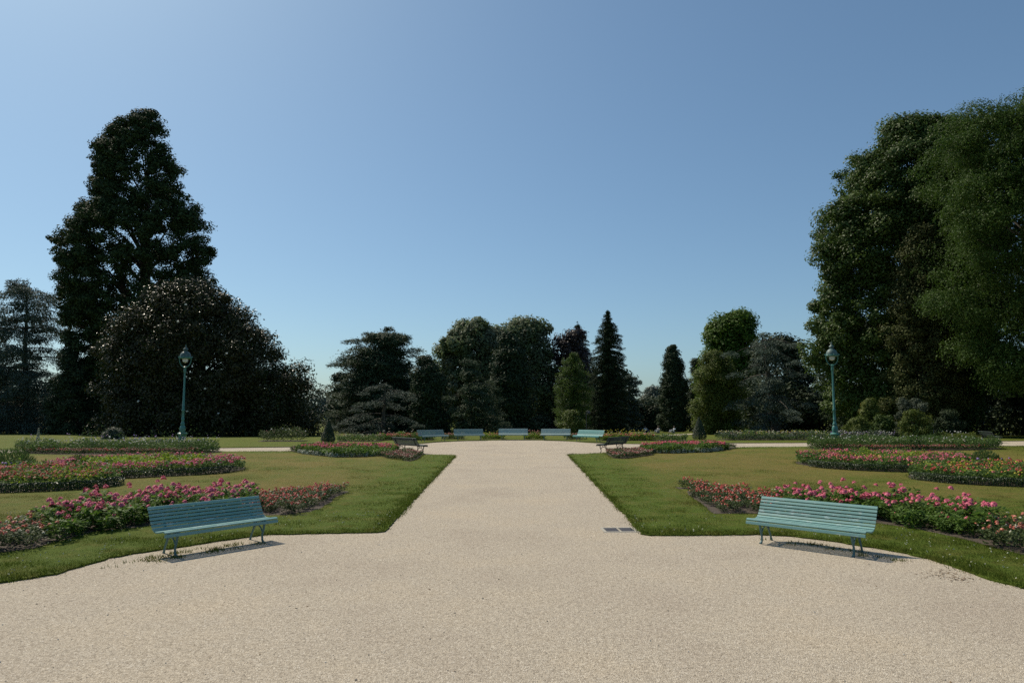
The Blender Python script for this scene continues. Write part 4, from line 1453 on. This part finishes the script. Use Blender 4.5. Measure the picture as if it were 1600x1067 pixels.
def make_plants(kind, label, n_var, h, r, nleaf, size, asp, fmat, blooms, group):
    """a few finished plants of one kind (thing > foliage, blooms)"""
    out = []
    for v in range(n_var):
        root = empty(kind, (0, 0, -50), label, 'flower', group)
        hv = h * random.uniform(.85, 1.15)
        link('foliage', plant_foliage(hv, r, nleaf, size, asp, 'foliage'), F_[fmat], root)
        for fm, cnt, rad, npet, zlo, zhi in blooms:
            for _ in range(max(0, int(cnt + random.uniform(-1, 1.0) + .5))):
                a = random.uniform(0, 6.28); rr = r * math.sqrt(random.random()) * 1.0
                key = (fm, rad, npet, random.randint(0, 2))
                me = _bl.get(key)
                if me is None:
                    me = _bl[key] = bloom_mesh('bloom', rad, npet)
                    me.materials.append(FL[fm])
                o = bpy.data.objects.new('bloom', me)
                col.objects.link(o)
                o.parent = root
                o.location = (rr * math.cos(a), rr * math.sin(a), hv * random.uniform(zlo, zhi))
                o.rotation_euler = (random.uniform(-.5, .5), random.uniform(-.5, .5), random.uniform(0, 6))
                k_ = random.uniform(.8, 1.2); o.scale = (k_, k_, k_)
        out.append(root)
    return out


_bl = {}
_taken = set()


def put(protos, x, y, z, label, group, k=1.0):
    p_ = random.choice(protos)
    if p_.name not in _taken:
        o = p_
        _taken.add(p_.name)
    else:
        o = copy_tree(p_)
    o.location = (x, y, z)
    o.rotation_euler = (0, 0, random.uniform(0, 6.28))
    k *= random.choice((random.uniform(.7, .9), random.uniform(.9, 1.2), random.uniform(.9, 1.12)))
    o.scale = (k, k, k)
    tag(o, label, 'flower', group)
    return o


SZ = LZ + 0.03
zin = make_plants('pink_flower', 'x', 10, .43, .25, 150, .105, .42, 'zinnia', [('pink', 3.0, .064, 36, .85, 1.25), ('salmon', .5, .048, 26, .8, 1.1)], 'g')
zin_g = make_plants('pink_flower', 'x', 3, .36, .25, 150, .115, .42, 'zinnia', [('pink', 1.2, .055, 30, .8, 1.05)], 'g')
ros_r = make_plants('rose_bush', 'x', 6, .27, .22, 150, .058, .5, 'rose', [('red', 5.0, .040, 14, .85, 1.15), ('salmon', 2.0, .034, 12, .8, 1.1), ('cream', 2.6, .026, 10, .7, 1.1)], 'g')
ros_s = make_plants('rose_bush', 'x', 5, .28, .23, 160, .058, .5, 'rose', [('salmon', 3.0, .042, 14, .85, 1.15), ('red', 1.2, .038, 12, .8, 1.1), ('cream', 1.6, .03, 10, .7, 1.1)], 'g')

for side, poly in ((-1, front_left_bed), (1, front_right_bed)):
    sd = 'left' if side < 0 else 'right'
    s_ = sheet('bed_soil', resample(poly, .3, .03, 30), LZ + .035, M['soil'], grid=.8, lift=.02, skirt=.03)
    tag(s_, kind='structure')
    P = jgrid(poly, .31, .34)
    ed = edge_dist(P, poly)
    P = P[ed > .03]
    for x, y in P:
        if abs(x) > .78 * y + .5:
            continue
        pxx = 800 + x / y * FPX
        m_ = pxx if side < 0 else 1600 - pxx
        if m_ > (402 if side < 0 else 372) + random.uniform(-25, 25):
            put(ros_r, x, y, SZ, f'low rose bush with red and cream blooms at the tip of the {sd} front bed', f'red roses of the {sd} front bed', .95)
        elif m_ > (92 if side < 0 else 72) + (y - 12.5) * -8 + random.uniform(-18, 18):
            front = edge_dist(np.array([[x, y]]), poly)[0] < .42 and y < 14
            put(zin_g if (front and random.random() < .8) else zin, x, y, SZ, f'upright leafy plant with pink pompom blooms in the {sd} front bed', f'pink flowers of the {sd} front bed', .85 if front else 1.0)
        else:
            put(ros_s, x, y, SZ, f'low rose bush with salmon blooms at the outer end of the {sd} front bed', f'salmon roses of the {sd} front bed', 1.0)
for o in zin + zin_g + ros_r + ros_s:
    if o.name not in _taken:
        for ch in list(o.children):
            bpy.data.objects.remove(ch)
        bpy.data.objects.remove(o)


def bed(label, poly, z, layers, blooms, soil=True, silver=None):
    """bedding seen from a distance. layers: (leaf mat, density/m2, height, leaf size, asp, mask); blooms: (petal, density/m2, rad, height, mask)"""
    P = np.array(poly)
    c0_ = P.mean(0)
    root = empty('flower_bed', (c0_[0], c0_[1], z), label, 'flower bed')
    if soil:
        s_ = sheet('soil', resample(poly, .4, .03, 60), z + .006, M['soil'], grid=1.0, lift=.02)
        s_.parent = root
        s_.location = (-c0_[0], -c0_[1], -z)
    lo, hi = P.min(0), P.max(0)
    area = (hi - lo).prod() * .78
    dmax = edge_dist(np.array(jgrid(poly, .3)), poly).max()
    def uv(Q):
        return np.stack([(Q[:, 0] - lo[0]) / (hi[0] - lo[0]), (Q[:, 1] - lo[1]) / (hi[1] - lo[1]), edge_dist(Q, poly) / dmax], 1)
    for i, (mt, dens, h, size, asp, mask) in enumerate(layers):
        Q = sample_poly(poly, int(area * dens))
        if mask is not None:
            Q = Q[mask(uv(Q))]
        lump = .35 + 1.25 * vnoise(Q[:, 0] * 1.9 + 7 * i, Q[:, 1] * 1.9)
        zz = z + .02 + h * lump * rng.random(len(Q)) ** .55
        c = np.column_stack([Q, zz])
        V, Fa = leafcloud(c, unit(len(c)) * .75 + [0, 0, .7], size * rng.uniform(.7, 1.3, len(c)), asp)
        V = V - np.array([c0_[0], c0_[1], z])
        tag(link('foliage', np_mesh('foliage', V, Fa), F_[mt], root), kind='stuff')
    if silver:
        q = np.array(resample(poly, .02, 0, 90))
        an = np.degrees(np.arctan2(q[:, 1] - c0_[1], q[:, 0] - c0_[0])) % 360
        q = q[((an - silver[0]) % 360) <= ((silver[1] - silver[0]) % 360)]
        q = np.concatenate([q[::17] + (c0_ - q[::17]) * .05, q[8::17] + (c0_ - q[8::17]) * .17])
        q = q + rng.normal(0, .04, q.shape)
        cc = np.column_stack([q, np.full(len(q), z + .10)])
        V, Fa = puff(cc, .19 * rng.uniform(.75, 1.2, len(cc)), 90, .07, .5, .8, .3, .9, .7, .3)
        tag(link('silver_foliage', np_mesh('silver_foliage', V - np.array([c0_[0], c0_[1], z]), Fa), F_['silver'], root), kind='stuff')
    for i, (fm, dens, rad, h, mask) in enumerate(blooms):
        Q = sample_poly(poly, max(3, int(area * dens * .72)))
        rad = rad * .9
        if mask is not None:
            Q = Q[mask(uv(Q))]
        if not len(Q):
            continue
        k = 7
        c = np.repeat(np.column_stack([Q, z + h * rng.uniform(.75, 1.15, len(Q))]), k, axis=0)
        dirs = unit(len(c)); dirs[:, 2] = np.abs(dirs[:, 2])
        sz = np.repeat(rad * rng.uniform(.7, 1.3, len(Q)), k)
        V, Fa = leafcloud(c + dirs * (sz * .55)[:, None], dirs + [0, 0, .3], sz * 1.15, .8)
        V = V - np.array([c0_[0], c0_[1], z])
        tag(link('blooms', np_mesh('blooms', V, Fa), FL[fm], root), kind='stuff')
    return root


def hedge(label, poly, z, a0, a1, h=.24, wd=.26):
    """low clipped box rim along part of an outline"""
    P = np.array(resample(poly, .05, 0, 90))
    c_ = np.array(poly).mean(0)
    ang = np.degrees(np.arctan2(P[:, 1] - c_[1], P[:, 0] - c_[0])) % 360
    k = ((ang - a0) % 360) <= ((a1 - a0) % 360)
    P = P[k]
    root_q = P.mean(0)
    n = len(P) * 60
    q = P[rng.integers(0, len(P), n)]
    side = rng.random(n)
    out = (q - c_) / np.linalg.norm(q - c_, axis=1)[:, None]
    hump = h * (.88 + .25 * vnoise(q[:, 0] * 3, q[:, 1] * 3))
    off = np.where(side < .5, rng.uniform(-.5, .5, n), np.where(side < .85, .5, -.5)) * wd + rng.normal(0, .015, n)
    zz = np.where(side < .5, hump, rng.random(n) * hump) + rng.normal(0, .012, n)
    c = np.column_stack([q + out * off[:, None], z + np.maximum(zz, .01)])
    V, Fa = leafcloud(c, unit(n) * .6 + np.column_stack([out * np.sign(off)[:, None] * .5, np.full(n, .5)]), .05, .6)
    o = link('box_hedge', np_mesh('box_hedge', V - np.array([root_q[0], root_q[1], z]), Fa), F_['box'], None, (root_q[0], root_q[1], z))
    tag(o, label, 'hedge')


BZ = LZ + .03
patchy = lambda f, th, ph=0: (lambda U: vnoise(U[:, 0] * f + ph, U[:, 1] * f * .7 + ph) > th)
# left
bed('round bed of mixed red, yellow and green bedding at the left edge', bedA_l, BZ,
    [('bedgreen', 520, .34, .10, .5, None), ('coleus', 260, .40, .09, .55, patchy(6, .5)), ('zinnia', 160, .42, .12, .45, patchy(5, .45, 3))],
    [('red', 48, .05, .43, patchy(5, .52, 8)), ('salmon', 30, .05, .42, patchy(5, .45, 12)), ('yellow', 9, .04, .36, patchy(7, .45, 2)), ('lilac', 5, .05, .5, lambda U: (U[:, 0] > .3) & (U[:, 0] < .5) & (U[:, 1] > .7)), ('pink', 8, .05, .45, patchy(6, .6, 22))])
bed('round bed of yellow green leaves ringed by pink flowers before the left lamp', bedB_l, BZ,
    [('bedgreen', 460, .32, .10, .5, lambda U: U[:, 2] < .5), ('coleus', 620, .38, .10, .6, lambda U: (U[:, 2] > .30) & (U[:, 1] > .15))],
    [('pink', 60, .06, .42, lambda U: (U[:, 2] < .34) & (vnoise(U[:, 0] * 14, U[:, 1] * 6) > .25)), ('salmon', 9, .05, .40, lambda U: (U[:, 2] < .40)), ('white', 5, .035, .42, lambda U: (U[:, 2] < .6))])
bed('long back bed of white flowers and feathery green with red rim before left lamp', bedC_l, BZ,
    [('fine', 60, .95, .13, .25, lambda U: (U[:, 1] > .35) & (vnoise(U[:, 0] * 26, U[:, 1] * 5) > .55)), ('fine', 430, .46, .13, .22, lambda U: U[:, 1] > .22), ('bedgreen', 260, .42, .12, .5, lambda U: U[:, 1] > .15), ('rose', 240, .25, .07, .5, lambda U: U[:, 1] < .3)],
    [('white', 5, .065, .64, lambda U: U[:, 1] > .4), ('dusty', 75, .05, .24, lambda U: U[:, 1] < .26), ('red', 16, .05, .26, lambda U: U[:, 1] < .26), ('lilac', 2, .05, .8, None), ('cream', 6, .05, .6, None)])
# right
bed('round bed of mixed red, yellow and green bedding at the right edge', bedA_r, BZ,
    [('bedgreen', 520, .34, .10, .5, None), ('coleus', 240, .38, .09, .55, patchy(6, .5, 31)), ('zinnia', 180, .40, .12, .45, patchy(5, .45, 17))],
    [('red', 40, .05, .42, patchy(5, .5, 28)), ('salmon', 13, .045, .42, patchy(5, .45, 19)), ('yellow', 22, .042, .40, patchy(6, .4, 14)), ('pink', 6, .05, .45, patchy(6, .6, 2)), ('lilac', 4, .06, .5, lambda U: (U[:, 0] < .6) & (U[:, 0] > .38) & (U[:, 1] > .75))])
bed('round bed of pink and yellow flowers before the right lamp', bedB_r, BZ,
    [('bedgreen', 520, .36, .10, .5, None), ('coleus', 240, .42, .10, .6, lambda U: (U[:, 2] > .35) & (U[:, 0] < .75)), ('zinnia', 150, .42, .12, .45, None)],
    [('pink', 40, .06, .44, lambda U: (U[:, 2] < .5) & (vnoise(U[:, 0] * 9 + 4, U[:, 1] * 5) > .35)), ('salmon', 24, .055, .44, patchy(6, .5, 41)), ('yellow', 9, .04, .44, lambda U: U[:, 2] > .3), ('red', 8, .05, .46, patchy(5, .55, 35))])
bed('long back bed of tall green plants with a red rim, round the right lamp', bedC_r, BZ,
    [('fine', 60, .95, .13, .25, lambda U: (U[:, 1] > .35) & (vnoise(U[:, 0] * 26, U[:, 1] * 5) > .55)), ('fine', 460, .48, .13, .25, lambda U: U[:, 1] > .25), ('bedgreen', 260, .5, .12, .5, lambda U: U[:, 1] > .15), ('rose', 260, .25, .07, .5, lambda U: U[:, 1] < .3)],
    [('white', 3, .06, .62, lambda U: U[:, 1] > .4), ('dusty', 75, .05, .24, lambda U: U[:, 1] < .26), ('red', 20, .05, .26, lambda U: U[:, 1] < .26), ('cream', 6, .05, .55, None)])
hedge('clipped box rim of the round bed at the left edge', bedA_l, BZ - .02, 195, 358)
hedge('clipped box rim of the bed before the left lamp', bedB_l, BZ - .02, 200, 350)
hedge('clipped box rim of the round bed at the right edge', bedA_r, BZ - .02, 182, 345)
hedge('clipped box rim of the bed before the right lamp', bedB_r, BZ - .02, 190, 345)
# middle distance
bed('bed of bright pink flowers with a silver leaved rim left of the path', bedD_l, BZ,
    [('zinnia', 640, .30, .12, .5, lambda U: (U[:, 0] > .12)), ('rose', 400, .2, .08, .5, lambda U: U[:, 0] <= .2)],
    [('pink', 42, .06, .37, lambda U: (U[:, 1] > .42) & (U[:, 0] > .22)), ('scarlet', 30, .06, .37, lambda U: (U[:, 1] > .42) & (U[:, 0] > .22)), ('dusty', 30, .045, .2, lambda U: U[:, 0] < .2)], silver=(195, 345))
bed('bed of bright pink flowers with a silver leaved rim right of the path', bedD_r, BZ,
    [('zinnia', 640, .30, .12, .5, lambda U: (U[:, 0] < .86)), ('rose', 400, .2, .08, .5, lambda U: U[:, 0] > .82)],
    [('scarlet', 50, .06, .37, lambda U: (U[:, 1] > .42) & (U[:, 0] < .82)), ('pink', 45, .06, .37, lambda U: (U[:, 1] > .42) & (U[:, 0] < .82)), ('dusty', 30, .045, .2, lambda U: U[:, 0] > .82)], silver=(195, 348))
for pl_, lb in ((bedG_l, 'low bed of dusty pink roses behind the dark bench left of the path'), (bedG_r, 'low bed of dusty pink roses behind the dark bench right of the path')):
    bed(lb, pl_, BZ, [('rose', 800, .17, .07, .5, None)], [('dusty', 90, .045, .19, None), ('cream', 18, .04, .19, None), ('red', 8, .045, .19, None)])
# beyond the circle
VZ = .05


def strip(x0, x1, y0, y1, px=True):
    return [(at_d(x0, 690, y0).x, y0), (at_d(x1, 690, y0).x, y0), (at_d(x1, 690, y0).x + .2, y1), (at_d(x0, 690, y0).x - .2, y1)]


red_ = [('scarlet', 30, .075, .36, None), ('salmon', 26, .07, .42, None), ('cream', 4, .06, .7, None)]
bed('far bed of red flowers left of the bench arc', strip(588, 672, 50.5, 52.6), VZ, [('zinnia', 620, .40, .14, .5, None)], red_)
bed('low far bed of pale flowers before the grey cedar boughs', strip(525, 590, 48.6, 50.2), VZ, [('bedgreen', 500, .38, .12, .5, None)], [('cream', 20, .05, .42, None), ('dusty', 14, .05, .4, None)])
bed('far bed of dusty flowers between the two left benches of the arc', strip(690, 722, 52.4, 53.8), VZ, [('bedgreen', 560, .32, .13, .5, None)], [('dusty', 60, .07, .36, None), ('salmon', 16, .07, .36, None)])
bed('far bed of red and yellow flowers beside the middle bench', strip(752, 786, 52.6, 54), VZ, [('coleus', 320, .32, .13, .5, None), ('zinnia', 300, .32, .13, .5, None)], [('salmon', 34, .07, .36, None), ('yellow', 8, .06, .6, None)])
bed('far bed of red and yellow flowers between the middle and the pale bench', strip(820, 850, 52.6, 54), VZ, [('coleus', 320, .32, .13, .5, None), ('zinnia', 300, .32, .13, .5, None)], [('salmon', 30, .07, .36, None), ('dusty', 20, .06, .6, None)])
bed('far bed of dusty flowers between the pale and the turquoise bench', strip(886, 912, 52.2, 53.6), VZ, [('bedgreen', 560, .32, .13, .5, None)], [('dusty', 70, .07, .36, None)])
bed('far bed of red flowers right of the turquoise bench', strip(940, 1022, 49.8, 52.6), VZ, [('zinnia', 420, .40, .14, .5, None), ('coleus', 240, .38, .13, .5, None)], [('scarlet', 22, .075, .36, None), ('salmon', 30, .07, .42, None), ('yellow', 7, .06, .7, None), ('cream', 8, .06, .6, lambda U: U[:, 1] < .4)])
bed('low far bed of small pale flowers left of the yew cone on the right', strip(1024, 1076, 49.4, 51), VZ, [('bedgreen', 460, .34, .12, .5, None)], [('cream', 14, .05, .38, None), ('dusty', 10, .05, .36, None)])
bed('far bed of cream and yellow flowers under the blue cedar', strip(1136, 1300, 50.5, 53), VZ, [('grey', 330, .42, .13, .4, None), ('bedgreen', 300, .5, .12, .5, None)], [('cream', 13, .06, .58, None), ('yellow', 6, .06, .58, None), ('dusty', 8, .05, .5, None)])
bed('far bed of lavender and white flowers before the right shrubs', strip(1312, 1400, 49.4, 51.4), VZ, [('grey', 420, .5, .12, .35, None)], [('lilac', 12, .05, .55, None), ('white', 10, .065, .6, None), ('cream', 8, .06, .55, None)])
bed('far bed of low green plants right of the shrubs', strip(1482, 1536, 49.5, 51.5), VZ, [('olive', 480, .42, .13, .5, None)], [('white', 6, .06, .6, None)])
bed('shaded dark rose bed before the magnolia', strip(402, 468, 48.6, 50.4), VZ, [('rose', 480, .75, .11, .5, None)], [('white', 2, .06, .8, None), ('dusty', 3, .05, .7, None)])

# feathery clumps near the edges
for lb, x, y, rr, h, n in (('dark green feathery clump behind the left edge bed', -17.2, 23.6, 1.05, .85, 2600), ('small feathery green clump between the two left round beds', -15.6, 24.9, .7, .55, 1300),
                        ('bright green feathery clump right of the beds at the right edge', 20.6, 26.2, .8, .75, 2200), ('small feathery green clump behind the right round bed', 18.6, 27.2, .7, .6, 1300)):
    s = rng.random(n)
    a = rng.uniform(0, 6.28, n)
    k = np.sqrt(rng.random(n))
    zz = h * (1 - k ** 2.2 * .85) * rng.random(n) ** .5
    c = np.stack([rr * k * np.cos(a), rr * k * np.sin(a), zz + .03], 1)
    V, Fa = leafcloud(c, unit(n), .16, .16, np.stack([np.cos(a) * .4, np.sin(a) * .4, np.full(n, .9)], 1) + unit(n) * .3)
    rt = empty('feathery_plant', (x, y, BZ), lb, 'plant')
    link('foliage', np_mesh('foliage', V, Fa), F_['fine'], rt)

# pale flower spike standing at the left back bed
sp = empty('flower_spike', (at_d(59, 690, 37.5).x, 37.5, BZ), 'pale tall flower spike at the left end of the back bed', 'flower')
n = 260
s = rng.random(n)
a = rng.uniform(0, 6.28, n)
c = np.stack([.09 * (1.1 - s) * np.cos(a), .09 * (1.1 - s) * np.sin(a), .45 + s * .75], 1)
V, Fa = leafcloud(c, unit(n), .07, .7)
link('bloom', np_mesh('bloom', V, Fa), F_['silver'], sp)
b = MB(); b.tube([(0, 0, 0), (0, 0, 1.15)], .014, 6); b.build('stem', F_['fine'], sp)

# ------------------------------------------------------------------ people sitting on the far grass
M['skin'] = plain('skin', (0.42, 0.26, 0.19), .55)
M['shirt_w'] = plain('white_shirt', (0.75, 0.76, 0.78), .8)
M['shirt_g'] = plain('grey_shirt', (0.42, 0.45, 0.47), .8)
M['shirt_b'] = plain('pale_blue_shirt', (0.45, 0.55, 0.62), .8)
M['jeans'] = plain('dark_trousers', (0.06, 0.07, 0.10), .85)
M['jeans_p'] = plain('pale_trousers', (0.40, 0.42, 0.45), .85)
M['hair'] = plain('dark_hair', (0.03, 0.02, 0.015), .6)


def skin_body(name, verts, edges, radii, mat, parent, sub=2):
    me = bpy.data.meshes.new(name)
    me.from_pydata(verts, edges, [])
    o = link(name, me, mat, parent)
    sk = o.modifiers.new('skin', 'SKIN')
    layer = me.skin_vertices[0].data
    for i, r_ in enumerate(radii):
        rx = r_ if isinstance(r_, tuple) else (r_, r_)
        layer[i].radius = rx
    layer[0].use_root = True
    sk.use_smooth_shade = True
    o.modifiers.new('sub', 'SUBSURF').levels = sub
    o.modifiers['sub'].render_levels = sub
    return o


def person(px, py, label, shirt, trousers, lean, rz):
    q = at_d(px, py, 92.0)
    q.z = terrain(q.y)
    root = empty('person', q, label, 'person', 'people sitting on the far grass', rz)
    # seated on the ground, knees up, one arm propped behind, facing -y
    b = lean
    V = [(0, 0, .13), (0, b * .4, .32), (0, b * .8, .50), (0, b, .60), (0, b - .02, .67), (0, b - .03, .78), (0, b - .03, .86),       # pelvis..crown
         (-.19, b, .55), (-.27, b + .10, .32), (-.26, b + .22, .08), (-.26, b + .26, .03),
         (.19, b, .55), (.25, b - .16, .42), (.13, -.34, .46), (.10, -.40, .46),
         (-.10, -.06, .12), (-.14, -.42, .42), (-.13, -.60, .08), (-.13, -.74, .04),
         (.10, -.06, .12), (.14, -.42, .42), (.13, -.60, .08), (.13, -.74, .04)]
    E = [(0, 1), (1, 2), (2, 3), (3, 4), (4, 5), (5, 6), (3, 7), (7, 8), (8, 9), (9, 10), (3, 11), (11, 12), (12, 13), (13, 14), (0, 15), (15, 16), (16, 17), (17, 18), (0, 19), (19, 20), (20, 21), (21, 22)]
    Rr = [(.16, .12), (.14, .10), (.16, .11), (.10, .08), .055, (.085, .10), (.06, .07), .06, .048, .036, .035, .06, .048, .036, .035, .085, .065, .045, .045, .085, .065, .045, .045]
    skin_body('body', V, E, Rr, M['skin'], root)
    SV = [V[0], V[1], V[2], V[3], V[7], V[8], V[11], V[12]]
    SE = [(0, 1), (1, 2), (2, 3), (3, 4), (4, 5), (3, 6), (6, 7)]
    skin_body('shirt', SV, SE, [(.175, .135), (.16, .12), (.178, .128), (.11, .09), .075, .062, .075, .062], M[shirt], root)
    TV = [V[0], V[15], V[16], V[17], V[19], V[20], V[21]]
    TE = [(0, 1), (1, 2), (2, 3), (0, 4), (4, 5), (5, 6)]
    skin_body('trousers', TV, TE, [(.18, .14), .10, .08, .06, .10, .08, .06], M[trousers], root)
    hr = MB()
    hr.lathe([(.105, .76), (.118, .82), (.105, .89), (.06, .935), (.01, .945)], 12, (0, b - .005, 0))
    hr.build('hair', M['hair'], root, smooth=True)


person(1009, 672.6, 'person in a white shirt sitting on the far grass, leftmost of the three', 'shirt_w', 'jeans', .10, R(30))
person(1028, 672.2, 'person in a grey shirt sitting on the far grass between the other two', 'shirt_g', 'jeans_p', .16, R(-40))
person(1052, 672.6, 'person in a pale blue shirt sitting on the far grass, rightmost of the three', 'shirt_b', 'jeans_p', .20, R(-60))
bpy.context.view_layer.update()
